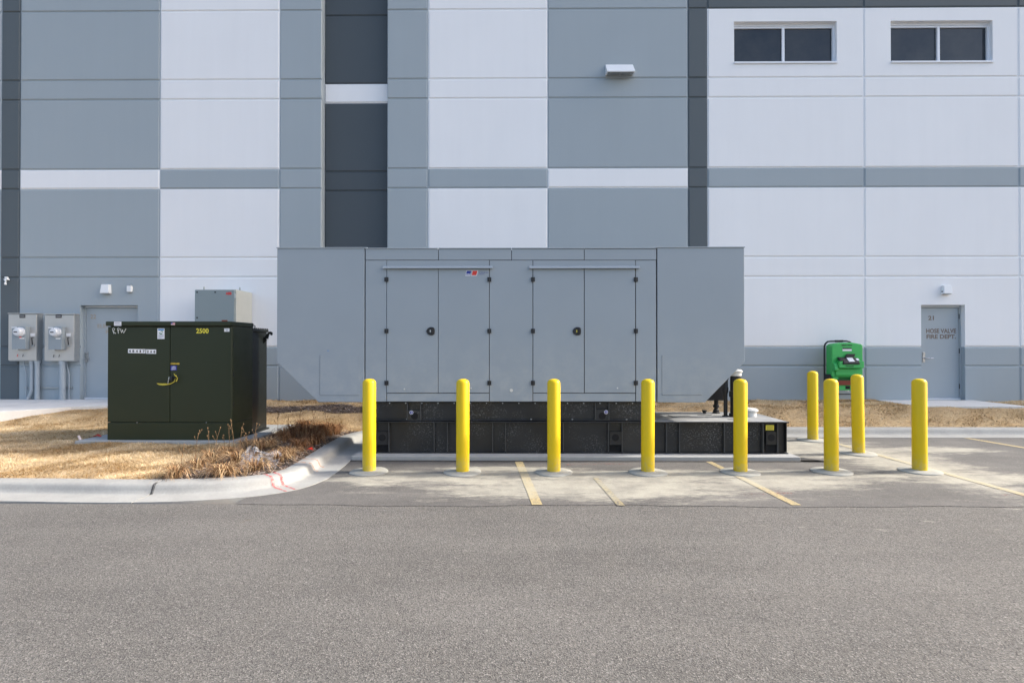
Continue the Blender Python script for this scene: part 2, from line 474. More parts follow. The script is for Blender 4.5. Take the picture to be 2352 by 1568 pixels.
line([(8.62, 5.48), (8.73, 5.48), (8.06, 9.72), (7.95, 9.72)], 'line_yellow')
def spray_stroke(pts, wd, mat, z=.011, name='spray_mark', par=None):
    m = MB(); vs = []
    for i, p in enumerate(pts):
        a = Vector(pts[max(0, i - 1)]); b = Vector(pts[min(len(pts) - 1, i + 1)]); d = (b - a).normalized(); nn = Vector((-d.y, d.x))
        vs += [(p[0] - nn.x * wd, p[1] - nn.y * wd, z), (p[0] + nn.x * wd, p[1] + nn.y * wd, z)]
    m.add(vs, [(2 * i, 2 * i + 1, 2 * i + 3, 2 * i + 2) for i in range(len(pts) - 1)])
    return m.build(name, mat, par or bay, auto=False)
spray_stroke([gq((1709, 1137)), gq((1750, 1136)), gq((1800, 1134)), gq((1822, 1135))], .022, 'spray_red_thin')
spray_stroke([gq((1768, 1129)), gq((1790, 1131)), gq((1800, 1134))], .02, 'spray_red_thin')
spray_stroke([gq((2300, 1137)), gq((2352, 1141)), gq((2400, 1143))], .02, 'spray_red_thin')
spray_stroke([gq((1300, 1068)), gq((1380, 1066)), gq((1450, 1067))], .03, 'spray_red_thin')

# ------------------------------------------------------------------ kerb and gutter
CTRL = [(-30, 5.62), (-8, 5.62), (-5.35, 5.61), (-4.05, 5.575), (-3.3, 5.66), (-2.80, 5.84), (-2.48, 6.12), (-2.33, 6.55), (-2.33, 7.2),
        (-2.38, 7.9), (-2.42, 8.7), (-2.40, 9.25), (-2.22, 9.60), (-1.85, 9.74), (-.6, 9.75), (6, 9.75), (16, 9.75), (26, 9.75)]
def catmull(c, k=10):
    out = []
    for i in range(len(c) - 1):
        p0, p1, p2, p3 = (Vector(c[max(0, min(len(c) - 1, j))]) for j in (i - 1, i, i + 1, i + 2))
        L = (p2 - p1).length; kk = k if L < 2 else 6
        for t in range(kk):
            u = t / kk
            a = (p1 - p0) * (L / max(1e-6, (p1 - p0).length)) if i > 0 else (p2 - p1)
            b = (p3 - p2) * (L / max(1e-6, (p3 - p2).length)) if i < len(c) - 2 else (p2 - p1)
            m1 = ((p2 - p1) + a) / 2; m2 = ((p2 - p1) + b) / 2
            h = (2 * u ** 3 - 3 * u ** 2 + 1, u ** 3 - 2 * u ** 2 + u, -2 * u ** 3 + 3 * u ** 2, u ** 3 - u ** 2)
            out.append(p1 * h[0] + m1 * h[1] + p2 * h[2] + m2 * h[3])
    out.append(Vector(c[-1])); return out
PATH = catmull(CTRL)
NRM = []
for i in range(len(PATH)):
    d = (PATH[min(i + 1, len(PATH) - 1)] - PATH[max(0, i - 1)]).normalized(); NRM.append(Vector((-d.y, d.x)))
PROF = [(0, -.12), (0, .010), (.10, .0095), (.25, .009), (.285, .012), (.305, .024), (.322, .060), (.336, .090), (.352, .108), (.39, .118), (.53, .122), (.55, .114), (.555, -.12)]
def sweep(idx, prof, name, mat, parent=None, closed=True):
    m = MB(); k = len(prof); vs = []
    for p, nn in idx: vs += [(p.x + nn.x * d, p.y + nn.y * d, z) for d, z in prof]
    fs = []
    for i in range(len(idx) - 1):
        for j in range(k - 1): fs.append((i * k + j, (i + 1) * k + j, (i + 1) * k + j + 1, i * k + j + 1))
    if closed: fs += [tuple(range(k)), tuple(range((len(idx)) * k - 1, (len(idx) - 1) * k - 1, -1))]
    m.add(vs, fs); return m.build(name, mat, parent, smooth=True)
JX = G(338, 1140).x
cut = min(range(len(PATH)), key=lambda i: abs(PATH[i].x - JX) + (0 if PATH[i].y < 6 else 99))
def lerp_frame(i, off):
    d = Vector((NRM[i].y, -NRM[i].x)); return (PATH[i] + d * off, NRM[i])
FR = list(zip(PATH, NRM))
kerb_a = tag(sweep(FR[:cut] + [lerp_frame(cut, -.008)], PROF, 'kerb', 'concrete_kerb'), kind='structure')
kerb_b = tag(sweep([lerp_frame(cut, .008)] + FR[cut + 1:], PROF, 'kerb', 'concrete_kerb'), kind='structure')
sweep([lerp_frame(cut, -.008), lerp_frame(cut, .008)], [(d + .008 if d < .5 else d - .008, z - .008) for d, z in PROF], 'expansion_joint', 'joint_dark', kerb_b)
# scorched smear at the joint and sprayed survey marks, following the kerb's profile
def frame_at(pt):
    i = min(range(1, len(PATH) - 1), key=lambda i: (PATH[i] - Vector(pt)).length); return i
def kerb_mark(i, offs, wd, mat, j0=1, j1=11, name='spray_mark'):
    for off in offs:
        pr = [(d, z + .0035) for d, z in PROF[j0:j1]]
        fr = [lerp_frame(i, off - wd), lerp_frame(i, off + wd)]
        pr = [(d - .003 if 3 < q + j0 < 9 else d, z) for q, (d, z) in enumerate(pr)]
        sweep(fr, pr, name, mat, kerb_b, closed=False)
ri = frame_at((-2.52, 6.06)); kerb_mark(ri, (-.055, .055), .016, 'spray_red'); kerb_mark(ri, (0.0,), .05, 'spray_red_thin', 3, 6)
oi = frame_at((-2.335, 7.15)); kerb_mark(oi, (-.10, .13), .012, 'spray_orange', 3, 11)
M_st = N('joint_smear'); M_st.col((.05, .05, .055)); M_st.rough(.9)
_t = M_st.n('ShaderNodeBsdfTransparent'); _x = M_st.n('ShaderNodeMixShader')
M_st.link(M_st.ramp(M_st.noise(14, 4, .7), .30, .55, .1, .8), _x.inputs[0]); M_st.link(_t.outputs[0], _x.inputs[1]); M_st.link(M_st.b.outputs[0], _x.inputs[2]); M_st.link(_x.outputs[0], M_st.out.inputs[0])
M['joint_smear'] = M_st.m
kerb_mark(cut, (.012,), .016, 'joint_smear', 4, 10, 'smear')

# ------------------------------------------------------------------ lawn, mulch
PA = np.array([(p.x, p.y) for p in PATH]); PN = np.array([(q.x, q.y) for q in NRM])
def sdist(xy):                       # distance to the left (planted) side of the gutter edge
    xy = np.asarray(xy, float); out = np.empty(len(xy))
    a = PA[:-1]; b = PA[1:]; ab = b - a; L2 = (ab ** 2).sum(1)
    for s0 in range(0, len(xy), 4000):
        q = xy[s0:s0 + 4000]
        t = np.clip(((q[:, None] - a) * ab).sum(2) / L2, 0, 1)
        c = a + t[..., None] * ab; d = np.hypot(q[:, None, 0] - c[..., 0], q[:, None, 1] - c[..., 1])
        i = d.argmin(1); r = np.arange(len(q))
        cr = ab[i, 0] * (q[:, 1] - a[i, 1]) - ab[i, 1] * (q[:, 0] - a[i, 0])
        out[s0:s0 + 4000] = np.where(cr > 0, d[r, i], -d[r, i])
    return out
WALL_Y = 12.68; BASE_Z = .405
def lumps(x, y): return .010 * np.sin(x * 3.1 + y * 1.7) + .008 * np.sin(x * 7.3 - y * 5.1) + .007 * np.sin(x * 1.3 + y * 9.7)
def hgt(x, y):
    x = np.asarray(x, float); y = np.asarray(y, float)
    left = np.interp(y, [6.1, 7.0, 8.0, 9.9, 10.6, 11.35, 13], [.105, .13, .165, .185, .27, .375, .385])
    back = np.interp(y, [10.3, 10.7, 11.3, 13], [.105, .22, .36, .385])
    t = np.clip((x + 4.2) / 1.6, 0, 1); t = t * t * (3 - 2 * t)
    base = left * (1 - t) + back * t
    mound = .03 * np.exp(-((x - 7.4) ** 2) / 5.0) * np.clip((y - 10.5), 0, 1)
    slab = ((x > 8.3) & (x < 10.75) & (y > 11.3)) | ((x < -6.1) & (y > 11.3))
    return base + (lumps(x, y) + mound) * np.clip((base - .10) * 20, 0, 1) - .06 * slab
def is_mulch(x, y):
    wob = .10 * np.sin(y * 4.3) + .06 * np.sin(y * 11 + 2)
    bed = (x > -4.12 + wob - np.clip(6.5 - y, 0, 1) * .5) & (x < -2.0) & (y < 9.55 + .12 * np.sin(x * 6))
    ditch = (y > 10.95 + .1 * np.sin(x * 4)) & (y < 11.55 + .12 * np.sin(x * 3 + 1)) & (x > -5.6) & (x < -1.2 + .2 * np.sin(y * 9))
    return bed | ditch
ds = .1
gx = np.arange(-16, 22, ds); gy = np.arange(5.9, WALL_Y + .05, ds)
X, Y = np.meshgrid(gx, gy, indexing='ij'); Z = hgt(X, Y)
cx = X[:-1, :-1] + ds / 2; cy = Y[:-1, :-1] + ds / 2
ok = (sdist(np.stack([cx.ravel(), cy.ravel()], 1)) > .47).reshape(cx.shape)
mul = is_mulch(cx, cy)
Z = Z - .012 * is_mulch(X, Y)
ny = len(gy)
def grid_obj(mask, name, mat):
    ii, jj = np.nonzero(mask)
    f = np.stack([ii * ny + jj, (ii + 1) * ny + jj, (ii + 1) * ny + jj + 1, ii * ny + jj + 1], 1)
    used, inv = np.unique(f, return_inverse=True)
    v = np.stack([X.ravel()[used], Y.ravel()[used], Z.ravel()[used]], 1)
    m = MB(); m.v = v.tolist(); m.f = inv.reshape(f.shape).tolist()
    o = m.build(name, mat, smooth=True, auto=False, origin=(0, 9, 0)); return tag(o, kind='structure')
grid_obj(ok & ~mul, 'lawn', 'lawn_soil')
grid_obj(ok & mul, 'mulch_bed', 'mulch_soil')

# concrete: walk by the service door, stoop by the hose valve door, transformer and generator pads
TXZ = .205
m = MB(); m.prism_z([(-30, 9.6), (-10.2, 9.7), (-9.6, 10.4), (-9.15, 11.05), (-8.6, 11.3), (-6.2, 11.33), (-6.2, WALL_Y + .02), (-30, WALL_Y + .02)], .2, .402)
tag(m.build('walk', 'concrete_walk', bevel=.008), kind='structure')
m = MB(); m.box(8.42, 10.62, 11.36, WALL_Y + .02, .15, .400)
tag(m.build('stoop', 'concrete_walk', bevel=.008), kind='structure')
m = MB(); m.box(-6.68, -4.07, 8.13, 9.92, -.05, TXZ)
tag(m.build('transformer_pad', 'concrete_pad', bevel=.012), kind='structure')
GP_Y = 7.72; GPZ = .062
gl, gr = G(806, 1058).x, P(1839, 1050, GP_Y).x
m = MB(); m.box(gl, gr, GP_Y, 9.4, -.05, GPZ)
tag(m.build('generator_pad', 'concrete_pad', bevel=.008), kind='structure')
m = MB()
nx = 60; xx = np.linspace(gl, gr + .42, nx); jag = .012 * RNG.random(nx)
m.add([(x, GP_Y - .075 - j, .0075) for x, j in zip(xx, jag)] + [(min(x, gr + .25), GP_Y + .05, .0075) for x in xx], [(i, i + 1, nx + i + 1, nx + i) for i in range(nx - 1)])
m.add([(gr - .01, GP_Y - .05, .0075), (gr + .42, GP_Y - .07, .0075), (gr + .1, GP_Y + .3, .0075), (gr - .01, GP_Y + .3, .0075)], [(0, 1, 2, 3)])
m.build('saw_cut', 'gravel_dark', bay, auto=False)

# ================================================================== WAREHOUSE
bld = thing('warehouse_building', 'blue grey painted concrete warehouse of grooved tilt-up panels behind the equipment', 'building', (0, WALL_Y, BASE_Z))
colpx = [44, 366, 641, 738, 889, 983, 1258, 1581, 1626, 1986, 2342]
CX = [P(x, 600, WALL_Y).x for x in colpx]
xA0 = P(0.5, 600, WALL_Y).x
COLS = [  # x0, x1, kind
    (xA0 - 6.2, xA0 - 3.0, 'C'), (xA0 - 3.0, xA0, 'B'), (xA0, CX[0], 'A'), (CX[0], CX[1], 'B'), (CX[1], CX[2], 'C'), (CX[2], CX[3], 'D'),
    (CX[3], CX[4], 'R'), (CX[4], CX[5], 'D'), (CX[5], CX[6], 'C'), (CX[6], CX[7], 'B'), (CX[7], CX[8], 'A'),
    (CX[8], CX[9], 'I'), (CX[9], CX[10], 'I'), (CX[10], CX[10] + 3.62, 'I'), (CX[10] + 3.62, CX[10] + 7.24, 'I')]
END_X = 48.0
LZ = [P(1187, y, WALL_Y).z for y in (22, 181, 226, 387, 432, 591, 636, 796.5, 840.3)]
ROWS = [13.0, LZ[0] + .457 + .0, LZ[0]] + LZ[1:] + [.25]   # top to bottom; row 0 is above the frame
# row index: 0 top, 1 band just above the picture, 2.. as seen
def colour(kind, r):
    light, mid, dark = 'wall_light', 'wall_mid', 'wall_dark'
    r = r - 1                                  # r: 0 = row cut by the picture's top, 1 = first full row ...
    if kind == 'A': return dark
    if kind == 'B': return light if r == 4 else mid
    if kind == 'C': return mid if r in (4, 8, 9) else light
    if kind == 'D': return mid
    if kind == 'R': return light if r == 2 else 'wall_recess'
    if kind == 'I': return dark if r <= 0 else (mid if r in (4, 8, 9) else light)
d21 = (P(2116, 800, WALL_Y).x, P(2217, 800, WALL_Y).x, P(2166, 700, WALL_Y).z)
d22 = (P(184, 800, WALL_Y).x, P(316, 800, WALL_Y).x, P(250, 701, WALL_Y).z)
w1 = (P(1685.5, 97, WALL_Y).x, P(1922, 97, WALL_Y).x); w2 = (P(2046, 97, WALL_Y).x, P(2280, 97, WALL_Y).x)
wz = (P(1800, 144, WALL_Y).z, P(1800, 49.5, WALL_Y).z)
HOLES = [(d21[0], d21[1], .0, d21[2], .2), (d22[0], d22[1], .0, d22[2], .2), (*w1, *wz, .16), (*w2, *wz, .16)]
GH, GC, GD = .014, .019, .021
def cell(x0, x1, z0, z1, mat, Y, gl=GH, gr=GH, gb=GH, gt=GH):
    def axis(a, b, g0, g1):
        ax = []; dp = []                      # g None: that side is the flush edge of an opening
        if g0 is None: ax += [a]; dp += [0]
        else:
            ax += [a]; dp += [GD]
            if g0: ax += [a + g0]; dp += [GD]
            ax += [a + g0 + GC]; dp += [0]
        if g1 is None: ax += [b]; dp += [0]
        else:
            ax += [b - g1 - GC]; dp += [0]
            if g1: ax += [b - g1]; dp += [GD]
            ax += [b]; dp += [GD]
        return ax, dp
    hx = [h for h in HOLES if h[0] < x1 and h[1] > x0 and h[2] < z1 and h[3] > z0]
    ax, dx = axis(x0, x1, gl, gr); az, dz = axis(z0, z1, gb, gt)
    fx = lambda v: float(np.interp(v, ax, dx)); fz = lambda v: float(np.interp(v, az, dz))
    for h in hx:
        for v in h[:2]:
            if x0 < v < x1: ax = sorted(ax + [v])
        for v in h[2:4]:
            if z0 < v < z1: az = sorted(az + [v])
    ax0, dx0 = axis(x0, x1, gl, gr); az0, dz0 = axis(z0, z1, gb, gt)
    fx = lambda v: float(np.interp(v, ax0, dx0)); fz = lambda v: float(np.interp(v, az0, dz0))
    m = MB(); nz = len(az); vs = []
    dep = {}
    for i, a in enumerate(ax):
        for j, b in enumerate(az):
            d = max(fx(a), fz(b)); dep[i, j] = d; vs.append((a, Y + d, b))
    fs = []
    inh = lambda a, b: any(h[0] < a < h[1] and h[2] < b < h[3] for h in hx)
    for i in range(len(ax) - 1):
        for j in range(nz - 1):
            if inh((ax[i] + ax[i + 1]) / 2, (az[j] + az[j + 1]) / 2): continue
            fs.append((i * nz + j, (i + 1) * nz + j, (i + 1) * nz + j + 1, i * nz + j + 1))
    m.add(vs, fs)
    for h in hx:                                # painted returns of the opening
        zs = [b for b in az if h[2] <= b <= h[3]]
        for xv in h[:2]:
            for b0, b1 in zip(zs[:-1], zs[1:]):
                m.add([(xv, Y + fz(b0), b0), (xv, Y + h[4], b0), (xv, Y + h[4], b1), (xv, Y + fz(b1), b1)], [(0, 1, 2, 3)])
        for zv in h[2:4]:
            if z0 < zv < z1: m.add([(h[0], Y, zv), (h[0], Y + h[4], zv), (h[1], Y + h[4], zv), (h[1], Y, zv)], [(0, 1, 2, 3)])
    for xv, g_ in ((x0, gl), (x1, gr)):
        if g_ is None:
            for b0, b1 in zip(az[:-1], az[1:]):
                m.add([(xv, Y + fz(b0), b0), (xv, Y + .2, b0), (xv, Y + .2, b1), (xv, Y + fz(b1), b1)], [(0, 1, 2, 3)])
    key = {}; vs = []; idx = []
    for p in m.v:
        kk = tuple(round(c, 4) for c in p)
        if kk not in key: key[kk] = len(vs); vs.append(p)
        idx.append(key[kk])
    m.v = vs; m.f = [tuple(idx[i] for i in f) for f in m.f]
    return m.build('panel', mat, bld, auto=False)
for (x0, x1, kd) in COLS:
    for r in range(len(ROWS) - 1):
        Yc = WALL_Y + (.215 if kd == 'R' else 0)
        gL = 0 if (kd == 'R' or abs(x0 - CX[4]) < 1e-6) else GH
        gR = 0 if (kd == 'R' or abs(x1 - CX[3]) < 1e-6) else GH
        dsplit = [h for h in HOLES[:2] if h[0] > x0 and h[1] < x1 and h[3] >= ROWS[r] - .001]
        if dsplit:
            h = dsplit[0]
            cell(x0, h[0], ROWS[r + 1], ROWS[r], colour(kd, r), Yc, gL, None); cell(h[1], x1, ROWS[r + 1], ROWS[r], colour(kd, r), Yc, None, gR)
        else: cell(x0, x1, ROWS[r + 1], ROWS[r], colour(kd, r), Yc, gL, gR)
for xr, sgn in ((CX[3], -1), (CX[4], 1)):
    m = MB(); m.box(xr + sgn * .001, xr + sgn * .12, WALL_Y + .024, WALL_Y + .26, .25, 13.0); m.build('recess_return', 'wall_mid', bld)
m = MB(); m.box(COLS[0][0], END_X, WALL_Y + .27, WALL_Y + 16, .0, 12.9); m.build('wall_core', 'wall_mid', bld)
m = MB(); m.box(COLS[0][0] - .03, END_X + .03, WALL_Y - .05, WALL_Y + .4, 13.0, 13.06); m.build('coping', 'wall_dark', bld)
m = MB(); m.box(COLS[-1][1] + .002, END_X, WALL_Y + .004, WALL_Y + .268, .2, 12.99); m.build('far_wall', 'wall_light', bld)
# windows
def window(x0, x1):
    fy = WALL_Y + .095; b = .045
    z0, z1 = wz
    m = MB(); m.box(x0, x1, fy, fy + .06, z1 - .055, z1); m.box(x0, x1, fy + .012, fy + .06, z1 - .10, z1 - .058)
    m.box(x0, x0 + b, fy, fy + .06, z0, z1 - .10); m.box(x1 - b, x1, fy, fy + .06, z0, z1 - .10)
    m.box(x0 + b, x1 - b, fy, fy + .06, z0 + .04, z0 + .07)
    fr = m.build('window', 'frame_white', bld)
    c = (x0 + x1) / 2
    mm = MB(); mm.box(c - .028, c + .028, fy - .004, fy + .06, z0 + .07, z1 - .10); mm.build('mullion', 'frame_white', fr)
    for a, e in ((x0 + b, c - .028), (c + .028, x1 - b)):
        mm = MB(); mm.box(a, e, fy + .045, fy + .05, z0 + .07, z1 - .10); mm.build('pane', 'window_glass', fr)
    mm = MB(); mm.prism_x([(WALL_Y - .03, z0 + .012), (WALL_Y - .03, z0 - .028), (fy + .06, z0 + .0), (fy + .06, z0 + .045)], x0 + .004, x1 + .004)
    mm.build('sill', 'frame_white', fr)
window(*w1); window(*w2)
# doors
def door(dx, hinge_right, lever_px, label):
    x0, x1, zt = dx; Y = WALL_Y + .13; f = .05
    m = MB(); m.box(x0, x1, Y - .02, Y + .05, zt - f, zt); m.box(x0, x0 + f * .7, Y - .02, Y + .05, BASE_Z, zt - f); m.box(x1 - f * .7, x1, Y - .02, Y + .05, BASE_Z, zt - f)
    d = m.build('door', 'door_paint', bld, bevel=.003); d['label'] = label
    mm = MB(); mm.box(x0 + f * .7 + .005, x1 - f * .7 - .005, Y + .004, Y + .05, BASE_Z + .035, zt - f - .008); mm.build('leaf', 'door_paint', d, bevel=.002)
    mm = MB(); mm.box(x0 + f * .7, x1 - f * .7, Y - .04, Y + .05, BASE_Z - .01, BASE_Z + .03); mm.build('threshold', 'frame_white', d, bevel=.004)
    mm = MB(); mm.box(x0 + f, x1 - f, Y - .028, Y + .004, zt - f + .012, zt - f + .03); mm.build('drip_cap', 'frame_white', d)
    xh = x1 - f * .7 if hinge_right else x0 + f * .7
    for z in (BASE_Z + .25, BASE_Z + 1.08, zt - .32):
        mm = MB(); mm.lathe((xh, Y - .008, z), [(.011, 0), (.011, .115)], 8); mm.build('hinge', 'black', d)
    return d, Y
dr21, dy = door(d21, True, None, 'grey steel door lettered 21 hose valve fire dept')
ptext('lettering', '21', (2132, 2145, 725, 735), dy + .003, 'letter_brown', dr21, bold=.035)
ptext('lettering', 'HOSE VALVE', (2127, 2196, 754.5, 765), dy + .003, 'letter_brown', dr21, bold=.035)
ptext('lettering', 'FIRE DEPT.', (2128, 2195.5, 768, 778), dy + .003, 'letter_brown', dr21, bold=.035)
a = P(2122, 822, dy)
m = MB(); m.box(a.x - .035, a.x + .02, dy - .012, dy + .006, a.z - .10, a.z + .14); pl = m.build('lock_plate', 'steel', dr21, bevel=.003)
m = MB(); m.tube([(a.x, dy - .01, a.z), (a.x, dy - .065, a.z), (a.x + .03, dy - .07, a.z), (a.x + .17, dy - .07, a.z - .005)], .013, 8); m.build('handle', 'steel', dr21, smooth=True)
m = MB(); m.lathe((a.x, dy - .02, a.z + .10), [(.022, 0), (.022, .02)], 12, 'y'); m.build('lock_cylinder', 'steel', dr21)
dr22, dy = door(d22, True, None, 'wide grey steel door with number 22 beside the meter cabinets')
ptext('lettering', '22', (207.5, 221, 722, 732), dy + .003, 'letter_tan', dr22, bold=.03)
ptext('lettering', 'ELECTRIC', (224, 283, 744, 753), dy + .003, 'letter_tan', dr22, bold=.015)
ptext('lettering', 'RM', (243, 263, 757, 766), dy + .003, 'letter_tan', dr22, bold=.015)
a = P(199, 820, dy)
m = MB(); m.box(a.x - .035, a.x + .045, dy - .02, dy + .006, a.z - .02, a.z + .115); m.build('lock_plate', 'steel', dr22, bevel=.004)
m = MB(); m.tube([(a.x - .02, dy - .04, a.z - .035), (a.x + .11, dy - .05, a.z - .035)], .012, 8); m.build('handle', 'steel', dr22, smooth=True)
m = MB(); m.lathe((a.x + .005, dy - .03, a.z - .085), [(.035, 0), (.035, .035)], 14, 'y'); m.build('lock_cylinder', 'steel', dr22)

# ------------------------------------------------------------------ fittings on the wall
a = P(1390.5, 148.7, WALL_Y); b = P(1453.5, 174, WALL_Y)
fl = thing('flood_light', 'white wedge shaped flood light high on the grey panel', 'wall light', ((a.x + b.x) / 2, WALL_Y, b.z))
prof = [(WALL_Y, a.z), (WALL_Y - .255, P(1425, 162.5, WALL_Y - .26).z + .005), (WALL_Y - .255, P(1425, 163.5, WALL_Y - .26).z - .012), (WALL_Y, b.z)]
m = MB(); m.prism_x(prof, a.x, b.x); m.build('housing', 'white_plastic', fl, bevel=.004)
def under(t, s): # a point of the sloping underside
    return (prof[2][0] + (prof[3][0] - prof[2][0]) * t, prof[2][1] + (prof[3][1] - prof[2][1]) * t - s)
m = MB(); m.prism_x([under(.1, .002), under(.1, .007), under(.9, .007), under(.9, .002)], a.x + .03, b.x - .03); m.build('lens', 'galv', fl)
for q in (.12, .5, .88):
    xx_ = a.x + (b.x - a.x) * q; m = MB(); m.prism_x([under(.25, .004), under(.25, .022), under(.65, .022), under(.65, .004)], xx_ - .02, xx_ + .02); m.build('latch', 'steel', fl)
def wall_pack(px, label):
    a = P(px[0], px[2], WALL_Y); b = P(px[1], px[3], WALL_Y)
    t = thing('wall_pack_light', label, 'wall light', ((a.x + b.x) / 2, WALL_Y, b.z))
    m = MB(); d = .11
    m.add([(a.x + .01, WALL_Y, a.z), (b.x - .01, WALL_Y, a.z), (b.x, WALL_Y, b.z), (a.x, WALL_Y, b.z), (a.x + .012, WALL_Y - d * .75, a.z - .005), (b.x - .012, WALL_Y - d * .75, a.z - .005), (b.x, WALL_Y - d, b.z + .01), (a.x, WALL_Y - d, b.z + .01)],
          [(4, 5, 6, 7), (0, 1, 5, 4), (1, 2, 6, 5), (2, 3, 7, 6), (3, 0, 4, 7), (0, 3, 2, 1)])
    m.build('housing', 'white_plastic', t, bevel=.008)
    m = MB(); m.box(a.x + .02, b.x - .02, WALL_Y - d + .015, WALL_Y - .02, b.z - .006, b.z + .004); m.build('lens', 'galv', t)
    m = MB(); m.lathe((a.x - .012, WALL_Y - .05, b.z + .06), [(.012, 0), (.012, .02)], 8, 'x'); m.build('photocell', 'black', t)
wall_pack((237, 256.5, 653.5, 675), 'white wall pack light above the door numbered 22')
wall_pack((2160.5, 2180, 655.5, 676), 'white wall pack light above the hose valve door')
a = P(295.5, 657, WALL_Y); b = P(305, 670.5, WALL_Y)
t = thing('strobe_box', 'small white alarm strobe box on the grey wall above the wide door', 'alarm strobe', ((a.x + b.x) / 2, WALL_Y, b.z))
m = MB(); m.box(a.x, b.x, WALL_Y - .07, WALL_Y, b.z, a.z); m.build('housing', 'white_plastic', t, bevel=.006)
m = MB(); m.box(a.x + .015, b.x - .02, WALL_Y - .05, WALL_Y, a.z + .002, a.z + .035); m.build('sounder', 'galv', t, bevel=.004)
m = MB(); m.box(a.x + .005, b.x - .005, WALL_Y - .06, WALL_Y - .01, b.z - .018, b.z - .001); m.build('base', 'galv', t)
a = P(15, 636, WALL_Y)
t = thing('security_camera', 'white security camera on a bent bracket on the dark panel', 'camera', (a.x, WALL_Y, a.z - .2))
m = MB(); m.prism([(a.x - .005, a.z), (a.x, a.z - .085), (a.x + .085, a.z - .075), (a.x + .045, a.z)], WALL_Y - .05, WALL_Y); m.build('bracket', 'white_plastic', t, bevel=.006)
m = MB(); m.tube([(a.x + .02, WALL_Y - .06, a.z - .07), (a.x + .10, WALL_Y - .16, a.z - .08), (a.x + .15, WALL_Y - .2, a.z - .095), (a.x + .165, WALL_Y - .2, a.z - .13), (a.x + .165, WALL_Y - .2, a.z - .175)], .013, 8); m.build('arm', 'white_plastic', t, smooth=True)
m = MB(); m.lathe((a.x + .165, WALL_Y - .2, a.z - .20), [(.0, -.012), (.02, -.006), (.026, .01), (.022, .04), (.0, .045)], 14); m.build('dome', 'white_plastic', t, smooth=True)
m = MB(); m.tube([(a.x + .012, WALL_Y - .03, a.z - .08), (a.x + .012, WALL_Y - .03, a.z - .125)], .012, 8); m.build('cable_gland', 'white_plastic', t)

